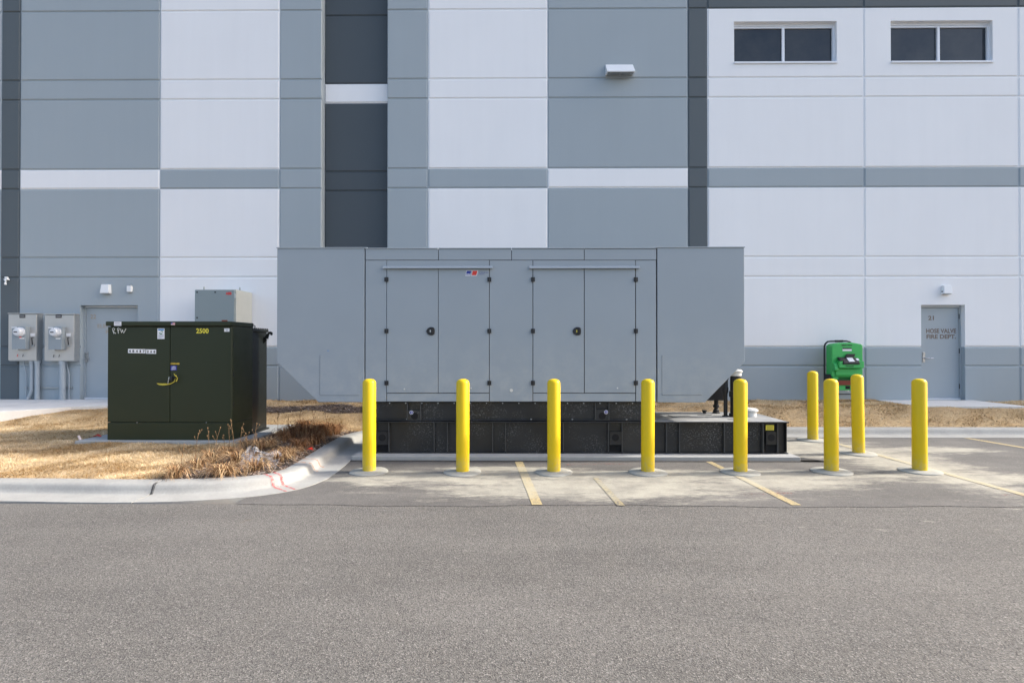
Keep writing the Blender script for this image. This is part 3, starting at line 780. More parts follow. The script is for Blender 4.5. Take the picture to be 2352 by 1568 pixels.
# ------------------------------------------------------------------ meter cabinets
def meter(px, inner, dial, handle, lab, pipes, label, flag):
    Y = WALL_Y - .16
    a = P(px[0], px[2], Y); b = P(px[1], px[3], Y)
    t = thing('meter_cabinet', label, 'meter cabinet', ((a.x + b.x) / 2, WALL_Y, BASE_Z), 'meter cabinets beside the service door')
    m = MB(); m.box(a.x, b.x, Y + .012, WALL_Y + .02, b.z, a.z); m.build('cabinet', 'galv', t, bevel=.005)
    m = MB(); m.box(a.x - .006, b.x - .004, Y - .004, Y + .0115, b.z + .02, a.z - .015); m.build('cover', 'stainless', t, bevel=.004)
    m = MB(); m.box(a.x - .012, b.x + .012, Y - .02, WALL_Y, a.z + .001, a.z + .016); m.build('rain_lip', 'stainless', t)
    c = P(inner[0], inner[2], Y - .12); e = P(inner[1], inner[3], Y - .12)
    m = MB(); m.box(c.x, e.x, Y - .12, Y - .005, e.z, c.z); bx = m.build('meter_socket', 'meter_grey', t, bevel=.008)
    m = MB(); m.box(c.x + .1, c.x + .16, Y - .128, Y - .1, e.z - .02, e.z + .006); m.build('latch', 'steel', bx)
    q = P(dial[0], dial[1], Y - .2); r = .098
    m = MB(); m.lathe((q.x, Y - .12, q.z), [(r + .012, -.001), (r + .012, -.03), (r, -.032), (r, -.09), (r - .02, -.115), (0, -.122)], 28, 'y'); ds_ = m.build('meter_dial', 'meter_glass', bx, smooth=True)
    m = MB(); m.box(q.x - .045, q.x + .03, Y - .249, Y - .2415, q.z - .012, q.z + .010); m.build('display', 'label_black', bx)
    m = MB(); m.box(q.x - .02, q.x + .085, Y - .1265, Y - .118, q.z - r - .06, q.z - r - .035); m.build('tag', 'label_white', bx)
    m = MB(); m.box(c.x + .0, c.x + .12, Y - .1265, Y - .118, c.z - .035, c.z - .012); m.build('tag', 'label_white', bx)
    if flag: m = MB(); m.box(q.x - .03, q.x + .02, Y - .1275, Y - .118, q.z - r - .035, q.z - r - .012); m.build('tag', 'label_red', bx)
    h0 = P(handle, 775, Y - .02); h1 = P(handle, 793, Y - .02)
    m = MB(); m.tube([(h0.x - .01, Y - .004, h0.z), (h0.x, Y - .05, h0.z - .005), (h0.x + .012, Y - .055, h0.z - .08), (h1.x, Y - .03, h1.z)], .011, 8); m.build('handle', 'black', t, smooth=True)
    m = MB(); m.box(h1.x - .03, h1.x + .03, Y - .04, Y - .004, h1.z - .03, h1.z + .015); m.build('padlock', 'galv', t, bevel=.006)
    m = MB(); m.box(h0.x - .07, h0.x + .03, Y - .0085, Y - .0042, h0.z + .03, h0.z + .10); m.build('tag', 'label_white', t)
    l0 = P(lab[0], 722.5, Y); l1 = P(lab[1], 730, Y)
    m = MB(); m.box(l0.x, l1.x, Y - .0085, Y - .0042, l1.z, l0.z); nm = m.build('name_plate', 'label_black', t)
    m = MB(); m.box(l0.x + .015, l1.x - .015, Y - .0105, Y - .0086, (l0.z + l1.z) / 2 - .004, (l0.z + l1.z) / 2 + .004); m.build('print', 'label_white', nm)
    for (x, x2, r, bend) in pipes:
        Yc = WALL_Y - r - .04
        top = P(x, 826, Yc); bot = P(x2, 905, Yc)
        pts = [(top.x, Yc, b.z + .02), (top.x + (bot.x - top.x) * .1, Yc, b.z - .1), (bot.x, Yc, b.z - .3)] if r < .02 else [(bot.x, Yc, b.z + .02)]
        pts += [(bot.x, Yc, BASE_Z + .22), (bot.x - (.03 if bend else 0), Yc, BASE_Z + .12), (bot.x - (.12 if bend else 0), Yc, BASE_Z - .03)]
        m = MB(); m.tube(pts, r, 14); cdt = m.build('conduit', 'conduit_paint', t, smooth=True)
        if r > .02:
            m = MB(); m.lathe((bot.x, Yc, b.z - .055), [(r + .012, 0), (r + .012, .055)], 14); m.build('coupling', 'conduit_paint', cdt, smooth=True)
    for k in range(2):
        m = MB(); m.tube([(a.x + .22 + k * .13, Y - .01, b.z + .16), (a.x + .22 + k * .13, Y - .025, b.z + .10)], .006, 6); m.build('seal_wire', 'label_red' if flag and k == 0 else 'black', t)
meter((20.5, 84, 720.5, 829), (27, 58.5, 749.5, 802), (40, 762), 75.5, (45.5, 58.5), [(55, 60.5, .012, 0), (73, 73, .042, 1), (85.5, 85.5, .05, 0)], 'stainless meter cabinet with red tag overlapping the dark panel', True)
meter((103.5, 170, 722, 830), (110.7, 141.5, 750, 803), (123.5, 762.5), 158, (128.5, 142), [(143.5, 143.5, .062, 0), (154, 158.5, .012, 0)], 'stainless meter cabinet standing next to the door frame with a black seal', False)
a = P(54, 890, WALL_Y - .03); b = P(165.5, 890, WALL_Y - .03)
m = MB(); m.box(a.x, b.x, WALL_Y - .036, WALL_Y, a.z - .02, a.z + .02)
tag(m.build('strut_channel', 'galv', bevel=.003), 'horizontal galvanised strut channel holding the conduits under the meter cabinets', 'strut')

# ------------------------------------------------------------------ switch cabinet against the wall
Yf = 11.92
a = P(447, 664.5, Yf); b = P(541, 664.5, Yf)
ab = thing('switch_cabinet', 'tall pale grey electrical cabinet with lifting eyes behind the green transformer', 'electrical cabinet', ((a.x + b.x) / 2, 12.3, .38))
m = MB(); m.box(a.x, b.x, Yf + .03, WALL_Y - .01, .37, a.z); m.build('body', 'abb_side_lit', ab, bevel=.006)
m = MB(); m.box(a.x + .004, b.x - .03, Yf, Yf + .028, .45, a.z - .012); dcab = m.build('door', 'abb_front', ab, bevel=.006)
for x, y in ((453, 671), (494.5, 671), (453, 729.5)):
    q = P(x, y, Yf); m = MB(); m.lathe((q.x, Yf - .008, q.z), [(.017, 0), (.017, .012)], 12, 'y'); m.build('lock_knob', 'black', dcab)
ptext('logo', 'ABB', (518.5, 532, 670.5, 677), Yf - .001, 'label_red', dcab, bold=.05)
q = P(516, 739, Yf); m = MB(); m.box(q.x - .065, q.x + .065, Yf - .004, Yf - .0005, q.z - .08, q.z + .04); m.build('name_plate', 'rust_red', dcab)
for z in (a.z - .13, 1.7, .9):
    m = MB(); m.box(b.x - .026, b.x - .008, Yf + .002, Yf + .03, z - .06, z + .04); m.build('hinge', 'steel', ab)
for x, y in ((a.x + .12, Yf + .15), (b.x - .05, Yf + .28)):
    m = MB(); m.prism([(x - .018, a.z), (x + .018, a.z), (x + .016, a.z + .06), (x, a.z + .085), (x - .016, a.z + .06)], y, y + .012); m.build('lifting_eye', 'abb_side_lit', ab)

# ================================================================== TRANSFORMER
TY = 8.22; TB = 8.80; TR = 9.36
xl, xr = P(247, 900, TY).x, P(533, 900, TY).x
ztop = P(390, 738, TY).z; zlip = P(390, 748.5, TY).z; zsill = P(390, 969.5, TY).z; zb = TXZ
tx = thing('transformer', 'dark green padmount transformer with two doors and yellow 2500 lettering', 'transformer', ((xl + xr) / 2, TY, TXZ))
xs_ = xr + .035                                      # the cabinet flares a little towards its back
m = MB(); m.prism_z([(xl + .02, TY + .03), (xr - .015, TY + .03), (xs_ - .012, TB), (xl - .02, TB)], zb + .0, zlip); m.build('cabinet', 'tx_green', tx)
m = MB(); m.prism_z([(xl, TY), (xr, TY), (xs_, TB - .01), (xl - .03, TB - .01)], zb, zsill - .006); m.build('sill', 'tx_green', tx, bevel=.006)
xm = P(390.5, 850, TY).x
m = MB(); m.box(xl, xm - .005, TY, TY + .028, zsill + .004, zlip - .012); dl = m.build('door', 'tx_green', tx, bevel=.006)
m = MB(); m.prism_z([(xm + .005, TY), (xr - .02, TY), (xr, TY + .02), (xs_, TB - .012), (xs_ - .008, TB - .012), (xr - .02, TY + .03), (xm + .005, TY + .028)], zsill + .004, zlip - .012); drr = m.build('door', 'tx_green', tx, bevel=.004)
m = MB(); m.prism_z([(xl - .012, TY - .035), (xr - .01, TY - .035), (xs_ + .012, TB - .0), (xl - .04, TB - .0)], zlip, ztop); ld = m.build('lid', 'tx_green', tx, bevel=.012)
for y in (789.5, 858, 925):
    q = P(533.5, y + 6, TY); m = MB(); m.box(xr - .004, xr + .007, TY + .03, TY + .045, q.z - .01, q.z + .055); m.build('hinge', 'black', drr)
for x in (315, 474):
    q = P(x, 970, TY); m = MB(); m.lathe((q.x, TY - .006, q.z), [(.008, 0), (.008, .01)], 8, 'y'); m.build('bolt', 'galv', tx)
# tank behind the cabinet
tl, tr = xl + .0, xs_ - .03
zt2 = ztop - .085
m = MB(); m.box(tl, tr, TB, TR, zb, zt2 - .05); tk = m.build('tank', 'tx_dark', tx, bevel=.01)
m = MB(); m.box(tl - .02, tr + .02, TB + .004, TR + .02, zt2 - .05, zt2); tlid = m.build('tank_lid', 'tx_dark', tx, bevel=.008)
m = MB(); m.box(tl, tr + .03, TB + .01, TR + .03, zb, zb + .03); m.build('base_flange', 'tx_dark', tx)
for k in range(9):
    m = MB(); y = TB + .05 + k * .065; m.lathe((tr + .0, y, zt2 + .001), [(.013, 0), (.013, .014)], 6); m.build('lid_bolt', 'tx_dark', tlid)
m = MB(); m.tube([(tr - .06, TB + .06, zt2 - .01), (tr - .05, TB + .06, zt2 + .045), (tr - .01, TB + .06, zt2 + .06), (tr + .03, TB + .06, zt2 + .045), (tr + .035, TB + .06, zt2 - .01)], .008, 8); m.build('lifting_loop', 'tx_dark', tx, smooth=True)
q = P(599, 776, TR - .1); hx, hz = tr, q.z
k_ = (TR - .1) / F
hook = [(0, -.16), (.09, -.06), (.105, .005), (.12, .05), (.145, .045), (.15, .02), (.175, .02), (.188, .045), (.18, .082), (.15, .10), (.11, .095), (.065, .04), (.02, -.02), (0, -.02)]
m = MB(); m.prism([(hx + x * .8, hz + z * .8 + .03) for x, z in hook], TR - .13, TR - .105); hk = m.build('lifting_hook', 'tx_dark', tx)
m = MB(); m.lathe((hx + .065, TR - .14, hz - .025), [(.011, 0), (.011, .008)], 10, 'y'); m.build('hook_hole', 'label_white', hk)
for k in range(12):
    x = tl + .08 + k * (tr - tl - .75) / 11; m = MB(); m.box(x - .012, x + .012, TR, TR + .28, zb + .35, zt2 - .25); m.build('cooling_fin', 'tx_dark', tx)
# lettering and stickers on the transformer
TYs = TY - .0005
def stroke_text(name, strokes, Y, r, mat, parent):
    m = MB()
    for st in strokes: m.tube([tuple(P(x, y, Y)) for x, y in st], r, 6)
    return m.build(name, mat, parent, smooth=True)
z4 = lambda pts: [((x / 11.76 + 260) * .9408, (y / 11.76 + 780) * .9408) for x, y in pts]
stroke_text('chalk_lettering', [z4([(175, 255), (185, 330), (215, 408)]), z4([(170, 265), (205, 240), (235, 262), (225, 305), (185, 335), (230, 375), (272, 400)]),
    z4([(315, 250), (330, 320), (345, 395)]), z4([(312, 262), (340, 232), (368, 255), (360, 300), (328, 330)]),
    z4([(405, 255), (415, 320), (430, 380), (450, 330), (458, 290), (475, 345), (492, 392), (525, 330), (560, 255)])], TY - .002, .0045, 'chalk', dl)
def sticker(px, mat, Y, parent, name='sticker', thick=.0015, rot=0):
    a = P(px[0], px[3], Y); b = P(px[1], px[2], Y); m = MB(); m.box(a.x, b.x, Y - thick, Y - .0002, a.z, b.z)
    if rot:
        cx_, cz_ = (a.x + b.x) / 2, (a.z + b.z) / 2; c_, s_ = math.cos(rot), math.sin(rot)
        m.v = [(cx_ + (x - cx_) * c_ - (z - cz_) * s_, y, cz_ + (x - cx_) * s_ + (z - cz_) * c_) for x, y, z in m.v]
    return m.build(name, mat, parent)
sk = sticker((262, 278.8, 738.8, 748), 'label_white', TY - .036, ld)
for i, (y, h) in enumerate(((741, 1.3), (743, .6), (745.6, .8))): sticker((263.5, 275 if i == 0 else 278, y, y + h), 'label_grey', TY - .038, sk, 'print', .0008)
sk = sticker((393, 402, 740.7, 746.2), 'label_white', TY - .036, ld, 'flag_sticker', rot=-.08)
sticker((393, 396.6, 740.7, 743.6), 'label_blue', TY - .038, sk, 'print', .0008, rot=-.08)
for y in (741.2, 742.8, 744.4): sticker((396.8 if y < 743.5 else 393.4, 402, y, y + .8), 'label_red', TY - .038, sk, 'print', .0008, rot=-.08)
sk = sticker((361.6, 378, 754, 778.2), 'label_white', TY, dl)
sticker((363.2, 376.4, 755.3, 758.6), 'label_sky', TY - .002, sk, 'print', .0008)
for y in (768.5, 770.3, 772.1, 773.9, 775.7): sticker((363.6, 376 if y < 775 else 371, y, y + .8), 'label_grey', TY - .002, sk, 'print', .0008)
stroke_text('emblem', [z4([(1512, 385), (1560, 405), (1605, 400)]), z4([(1530, 395), (1560, 412), (1590, 408)])], TY - .002, .006, 'label_green', sk)
stroke_text('emblem', [z4([(1560, 350), (1580, 328), (1605, 335), (1615, 358)])], TY - .002, .005, 'label_green', sk)
ptext('lettering', '2500', (450.5, 479.5, 754, 765.5), TY, 'label_yellow', drr, bold=.03)
sk = sticker((515, 527.2, 754, 761.5), 'label_white', TY, drr); sticker((517, 525, 756, 756.9), 'label_grey', TY - .002, sk, 'print', .0008); sticker((519, 523.5, 757.8, 759.5), 'label_grey', TY - .002, sk, 'print', .0008)
for px, s_, n_ in (((294.2, 334.2, 801.3, 810.8), '48417', 5), ((335.6, 358.6, 802.2, 812), '2A6', 3)):
    pl_ = sticker(px, 'label_white', TY, dl, 'number_plate', rot=-.018)
    wd = (px[1] - px[0]) / n_
    for i, ch in enumerate(s_): ptext('lettering', ch, (px[0] + wd * (i + .22) + (.9 if ch == '1' else 0), px[0] + wd * (i + .80) - (.9 if ch == '1' else 0), px[2] + 1.8 + i * .14, px[3] - 1.8 + i * .14), TY - .0018, 'label_black', pl_, bold=.035)
ptext('lettering', '1390044EB', (391.8, 412.5, 832.8, 837.2), TY, 'label_gold', drr, bold=.04)
sk = sticker((391.8, 406, 839.5, 850.3), 'label_blue', TY, drr)
for x0, x1, y, h in ((396.5, 402.5, 841.2, .8), (394.2, 403.8, 843, 1.3), (393.5, 404.5, 846.2, .7), (394, 403, 847.8, .7)): sticker((x0, x1, y, y + h), 'label_white', TY - .002, sk, 'print', .0008)
q = P(400, 868, TY)
m = MB(); m.lathe((q.x, TY, q.z - .01), [(.035, 0), (.035, -.03), (.0, -.034)], 14, 'y'); hd = m.build('handle', 'tx_dark', drr, smooth=True)
m = MB(); m.box(q.x - .04, q.x + .005, TY - .06, TY - .025, q.z - .035, q.z + .025); m.build('padlock', 'black', drr, bevel=.008)
m = MB(); m.tube([(q.x - .045, TY - .045, q.z + .02), (q.x - .05, TY - .05, q.z - .02), (q.x - .065, TY - .045, q.z - .085)], .007, 8); m.build('shackle', 'steel', drr, smooth=True)
def ribbon(pts, wd, mat, name, parent):
    m = MB(); vs = []
    for i, ((x, y), h, d) in enumerate(pts):
        p_ = P(x, y, TY - d); vs += [(p_.x, p_.y, p_.z - h), (p_.x, p_.y - .004, p_.z + h)]
    m.add(vs, [(2 * i, 2 * i + 1, 2 * i + 3, 2 * i + 2) for i in range(len(pts) - 1)])
    o = m.build(name, mat, parent, auto=False); s_ = o.modifiers.new('solid', 'SOLIDIFY'); s_.thickness = .002; return o
ribbon([((360.5, 880), .004, .02), ((366, 882), .013, .03), ((374, 882.5), .016, .035), ((384, 882), .012, .03), ((392, 881), .007, .02), ((397, 878.5), .007, .03), ((400.5, 876), .01, .05), ((403, 869), .006, .06)], 0, 'tag_yellow', 'lock_tag', drr)
ribbon([((399, 857.5), .001, .05), ((401, 860), .017, .055), ((403, 862), .01, .06), ((405.5, 864), .014, .06), ((408, 869), .014, .05), ((405.5, 874), .012, .05), ((403.5, 876), .004, .05)], 0, 'tag_yellow', 'lock_tag', drr)

# ================================================================== GENERATOR
GY = 7.95; GB = 9.16; SKY = 8.03; TKY = 8.0
gen = thing('standby_generator', 'long grey enclosed standby generator on a black base tank', 'generator', (P(1173, 1040, GY).x, GY, GPZ))
def gp(x, y, Y=GY): q = P(x, y, Y); return q.x, q.z
g = .0045
def plate(px, name='panel', parent=gen, Y=GY, th=.025, mat='gen_paint', bevel=.003):
    x0, z1 = gp(px[0], px[2], Y); x1, z0 = gp(px[1], px[3], Y)
    m = MB(); m.box(x0 + g, x1 - g, Y, Y + th, z0 + g, z1 - g); return m.build(name, mat, parent, bevel=bevel)
zt_, zb_ = gp(1173, 571)[1], gp(1173, 922.5)[1]
# carcass behind the panels
x0, _ = gp(845, 0); x1, _ = gp(1503, 0)
m = MB(); m.box(x0, x1, GY + .018, GB - .02, zb_ + .02, zt_ - .02); m.build('carcass', 'black', gen)
m = MB(); m.box(gp(839, 0)[0] + g, gp(1508, 0)[0] - g, GB - .018, GB, zb_, zt_); m.build('back_panel', 'gen_paint', gen)
edges = [839, 1007, 1175, 1342, 1508]
for e0, e1 in zip(edges[:-1], edges[1:]):
    plate((e0, e1, 571, 597.5), 'roof_fascia')
    m = MB(); m.box(gp(e0, 0)[0] + g, gp(e1, 0)[0] - g, GY - .012, GB + .005, zt_ - .002, zt_ + .012); m.build('roof_sheet', 'gen_paint', gen, bevel=.004)
def hood(xa, xb, left):
    za, zb2 = gp(0, 571)[1], gp(0, 922.5)[1]; zc = gp(0, 831)[1]
    if left:
        X0, X1, Xc = gp(xa, 0)[0], gp(xb, 0)[0] - g, gp(733, 0)[0]
        poly = [(Xc, zb2), (X1, zb2), (X1, za), (X0, za), (X0, zc)]
    else:
        X0, X1, Xc = gp(xa, 0)[0] + g, gp(xb, 0)[0], gp(1617, 0)[0]
        poly = [(X0, zb2), (Xc, zb2), (X1, zc), (X1, za), (X0, za)]
    m = MB(); m.prism(poly, GY, GB); o = m.build('hood', 'gen_paint', gen, bevel=.006)
    m = MB(); m.box(X0 - (.008 if left else .04), X1 + (.04 if left else .008), GY - .012, GB + .01, za - .004, za + .010); cap_ = m.build('hood_cap', 'gen_paint', gen, bevel=.003)
    m = MB()
    for k in range(6):
        x = X0 + .12 + k * (X1 - X0 - .2) / 5; m.lathe((x, GY + .06, za + .010), [(.009, 0), (.009, .012)], 6)
    tag(m.build('rivets', 'galv', cap_), kind='stuff')
    m = MB()
    xe = X0 if left else X1
    for k in range(7):
        z = zc + .06 + k * (za - zc - .1) / 6; m.lathe((xe - .006, GY + .05, z), [(.007, 0), (.007, .012)], 6, 'x')
    tag(m.build('rivets', 'galv', o), kind='stuff')
    ap = (732, 825, 815.5, 907.5) if left else (1520.5, 1612, 815.5, 907)
    if left: ap = (735, 825, 815.5, 907.5)
    x0_, z1_ = gp(ap[0], ap[2]); x1_, z0_ = gp(ap[1], ap[3])
    m = MB(); m.box(x0_, x1_, GY - .003, GY + .0, z0_, z1_); acc = m.build('access_panel', 'gen_paint', o, bevel=.001)
    m = MB(); m.box(x0_ - .0025, x0_, GY - .0032, GY, z0_, z1_); m.box(x0_, x1_, GY - .0032, GY, z0_ - .0025, z0_); m.build('panel_gap', 'gen_gap', o)
    m = MB()
    for fx_ in (.03, .5, .97):
        for fz_ in (.02, .5, .98):
            if fx_ == .5 and fz_ == .5: continue
            m.lathe((x0_ + (x1_ - x0_) * fx_, GY - .008, z0_ + (z1_ - z0_) * fz_), [(.007, 0), (.007, .006)], 6, 'y')
    tag(m.build('rivets', 'galv', o), kind='stuff')
    return o
hl = hood(638, 839, True); hr = hood(1508, 1708, False)
q = P(754, 805, GY); m = MB(); m.prism([(q.x - .022, q.z + .003), (q.x - .004, q.z - .006), (q.x + .02, q.z + .004)], GY - .0015, GY - .0003); m.build('blue_scrap', 'label_sky', hl)
for a_, b_ in ((839, 888), (1124, 1175), (1175, 1224), (1460, 1508)):
    if a_ == 1124: plate((1124, 1224, 597.5, 922.5))
    elif a_ == 1175: continue
    else: plate((a_, b_, 597.5, 922.5))
for dx0, dx1, xm_ in ((888, 1124, 1006.5), (1224, 1460, 1342)):
    plate((dx0, dx1, 597.5, 616)); plate((dx0, dx1, 902.5, 922.5))
    r0, rz1 = gp(dx0 - 8, 611); r1, rz0 = gp(dx1 + 8, 617.5)
    m = MB(); m.prism_x([(GY, rz1), (GY - .012, rz1), (GY - .045, rz0 + .012), (GY - .045, rz0), (GY, rz0 + .006)], r0, r1); rail = m.build('drip_rail', 'gen_paint', gen, bevel=.002)
    m = MB()
    for x in (900, 971, 1042, 1112):
        m.lathe((gp(x + dx0 - 888, 0)[0], GY - .03, rz1 - .012), [(.008, 0), (.008, .012)], 6, 'y')
    tag(m.build('rivets', 'galv', rail), kind='stuff')
    for side, (e0, e1) in enumerate(((dx0, xm_), (xm_, dx1))):
        dd = plate((e0, e1, 616.5, 902.5), 'door', th=.03, Y=GY - .004)
        hxp = e0 if side == 0 else e1
        for y in (642, 760, 879):
            hx_, hz_ = gp(hxp, y)
            h_ = MB(); h_.box(hx_ - .028, hx_ - .003, GY - .022, GY - .0045, hz_ - .032, hz_ + .032); h_.box(hx_ + .003, hx_ + .028, GY - .022, GY - .0045, hz_ - .032, hz_ + .032); h_.tube([(hx_, GY - .02, hz_ - .03), (hx_, GY - .02, hz_ + .03)], .009, 8)
            h_.build('hinge', 'black', dd)
        if side == 0:
            hx_, hz_ = gp(xm_ - 17, 760.5)
            out = [(-.066, 0), (-.045, .04), (-.01, .06), (.03, .06), (.054, .045), (.06, 0), (.054, -.045), (.03, -.058), (-.01, -.06), (-.045, -.04)]
            m = MB(); m.prism([(hx_ + x, hz_ + z) for x, z in out[::-1]], GY - .02, GY - .004); hb = m.build('handle', 'black', dd, bevel=.004)
            m = MB(); m.box(hx_ + .008, hx_ + .045, GY - .034, GY - .02, hz_ - .048, hz_ + .048); m.build('lever', 'black_rubber', dd, bevel=.008)
            m = MB(); m.box(hx_ - .012, hx_ + .004, GY - .0225, GY - .0195, hz_ - .018, hz_ + .018); m.build('key_slot', 'steel' if dx0 < 1000 else 'tag_yellow', dd)
        m = MB(); q = gp(e0 + 41 if side == 0 else e1 - 42, 890 + (1 if side else 3)); m.lathe((q[0], GY - .012, q[1]), [(.011, 0), (.011, .01)], 8, 'y'); m.build('plug', 'cap_white', dd)
        if dx0 < 1000 and side == 1: logo_door = dd
q = gp(1174.5, 896); m = MB(); m.lathe((q[0], GY - .01, q[1]), [(.024, 0), (.024, .004), (.012, .005), (.012, .01)], 12, 'y'); m.build('ground_lug', 'cap_white', gen)
LY = GY - .0045
def quadp(name, pts, Y, mat, parent, th=.001):
    pp = [P(x, y, Y) for x, y in pts]; m = MB(); m.prism([(p_.x, p_.z) for p_ in pp], Y - th, Y - .0001); return m.build(name, mat, parent)
zl = lambda x, y: ((x / 23.52 + 1120) * .9408, (y / 23.52 + 640) * .9408)
quadp('logo_outline', [zl(375, 785), zl(655, 785), zl(750, 470), zl(450, 465)], LY, 'label_white', logo_door, .0006)
quadp('logo_outline', [zl(715, 785), zl(1030, 785), zl(1115, 470), zl(790, 465)], LY, 'label_white', logo_door, .0006)
quadp('logo', [zl(395, 752), zl(655, 752), zl(728, 490), zl(468, 490)], LY - .0008, 'logo_blue', logo_door)
quadp('logo', [zl(738, 752), zl(1010, 752), zl(1078, 490), zl(806, 490)], LY - .0008, 'logo_red', logo_door)
e0 = zl(420, 660); e1 = zl(660, 728); ptext('logo_lettering', 'mtu', (e0[0], e1[0], e0[1], e1[1]), LY - .0012, 'label_white', logo_door, bold=.05, thick=.001)
e0 = zl(1165, 555); e1 = zl(1695, 640); ptext('lettering', 'A Rolls-Royce', (e0[0], e1[0], e0[1], e1[1]), LY, 'label_blue', logo_door, thick=.0008)
e0 = zl(1155, 650); e1 = zl(1470, 710); ptext('lettering', 'solution', (e0[0], e1[0], e0[1], e1[1]), LY, 'label_blue', logo_door, thick=.0008)

# skid under the enclosure
sx0, sx1 = P(851, 940, SKY).x, P(1494, 940, SKY).x
zsk0 = P(1173, 966, SKY - .06).z
m = MB(); m.box(sx0, sx1, SKY, GB - .05, zsk0, zb_ - .002); m.box(sx0, sx1, SKY - .055, SKY + .02, zsk0, zsk0 + .012); m.box(sx0, sx1, SKY - .055, SKY + .02, zb_ - .014, zb_ - .003)
skid = m.build('skid', 'tank_black', gen, bevel=.003)
def lift_plate(px, hole, Y, parent, dark=True, out=.05):
    a = P(px[0], px[2], Y); b = P(px[1], px[3], Y)
    m = MB(); m.box(a.x, b.x, Y - out, Y - out + .015, b.z, a.z); pl_ = m.build('lifting_plate', 'tank_black', parent)
    q = P(hole[0], hole[1], Y - out)
    m = MB(); m.lathe((q.x, Y - out - .002, q.z), [(.052, 0), (.052, .002)], 20, 'y'); m.build('lifting_hole', 'dark_hole', pl_ if parent is gen else parent)
for pxs, hx_ in (((937.5, 967, 941, 965), 952), ((1367, 1397, 940, 965), 1383)):
    lift_plate(pxs, (hx_, 955), SKY, skid)
    for x in (pxs[0] - .5, pxs[1] + .5):
        q = P(x, 940, SKY); m = MB(); m.box(q.x - .006, q.x + .006, SKY - .054, SKY + .01, zsk0 + .0125, zb_ - .0145); m.build('rib', 'tank_rib', skid)
for x, y, s_ in ((945, 947, 0), (1477.5 - 0, 0, 0), (1396, 946, 0)):
    if y:
        q = P(x if x < 1000 else 1392, y, SKY - .055)
        m = MB(); m.lathe((q.x, SKY - .058, q.z), [(.028, 0), (.028, .003)], 18, 'y'); st_ = m.build('sticker', 'label_white', skid)
        m = MB(); m.lathe((q.x, SKY - .060, q.z), [(.022, 0), (.022, .002)], 18, 'y'); m.build('sticker', 'label_sky' if False else 'label_blue', skid)
        m = MB(); m.box(q.x - .003, q.x + .003, SKY - .0615, SKY - .06, q.z - .014, q.z + .014); m.build('symbol', 'label_white', skid)
m = MB()
for k in range(18):
    x = sx0 + .06 + k * (sx1 - sx0 - .1) / 17; m.lathe((x, SKY - .07, zb_ - .022), [(.009, 0), (.009, .02)], 6, 'y')
for x in (934, 1077, 1220, 1315, 1440):
    q = P(x, 964, SKY - .06); m.lathe((q.x, SKY - .03, zsk0 + .012), [(.014, 0), (.014, .014)], 6)
tag(m.build('bolts', 'galv', skid), kind='stuff')

# base tank
tx0, tx1 = P(855, 1000, TKY).x, P(1806, 1000, TKY - .05).x
ztk = P(1400, 969, TKY - .07).z
m = MB(); m.box(tx0, tx1, TKY, 9.12, GPZ, ztk - .014); m.box(tx0, tx1 + .03, TKY - .055, TKY + .03, GPZ, GPZ + .012)
tank = m.build('base_tank', 'tank_black', gen, bevel=.003)
m = MB(); m.box(tx0 - .01, tx1 + .035, TKY - .07, 9.15, ztk - .012, ztk + .004); m.build('tank_edge', 'tank_black', tank, bevel=.003)
m = MB(); m.box(P(1497, 960, 8.1).x, tx1 + .02, TKY - .058, 9.135, ztk + .0045, ztk + .007); m.build('tank_deck', 'tank_top', tank)
for x in (863.5, 893, 997, 1027.5, 1131.5, 1161, 1264, 1294, 1398, 1429, 1531, 1561, 1664, 1694, 1753, 1786.6):
    q = P(x, 1000, TKY - .05); m = MB(); m.box(q.x - .006, q.x + .006, TKY - .052, TKY - .0005, GPZ + .0125, ztk - .0125); m.build('rib', 'tank_rib', tank)
for x0_, x1_, hx_ in ((865, 892, 878), (1400, 1428, 1413.5), (1757, 1783, 1771.5)):
    lift_plate((x0_, x1_, 990, 1020), (hx_, 1004.5), TKY, tank, out=.04)
    a = P(x0_, 1021, TKY); b = P(x1_, 1036, TKY); m = MB(); m.box(a.x, b.x, TKY - .012, TKY - .001, b.z, a.z); m.build('fork_pocket', 'dark_hole', tank)
a = P(1759, 976, TKY - .053); b = P(1777.3, 987.7, TKY - .053)
m = MB(); m.box(a.x, b.x, TKY - .055, TKY - .0525, b.z, a.z); wl_ = m.build('warning_sticker', 'label_yellow', tank)
for k in range(4):
    z = a.z - .016 - k * .016; m = MB(); m.box(a.x + .01, b.x - .012, TKY - .0562, TKY - .0551, z - .004, z + .002); m.build('print', 'label_black', tank)
m = MB(); m.box(tx1 + .0, tx1 + .008, TKY - .05, 9.1, GPZ + .02, ztk - .013); m.build('end_plate', 'tank_black', tank)
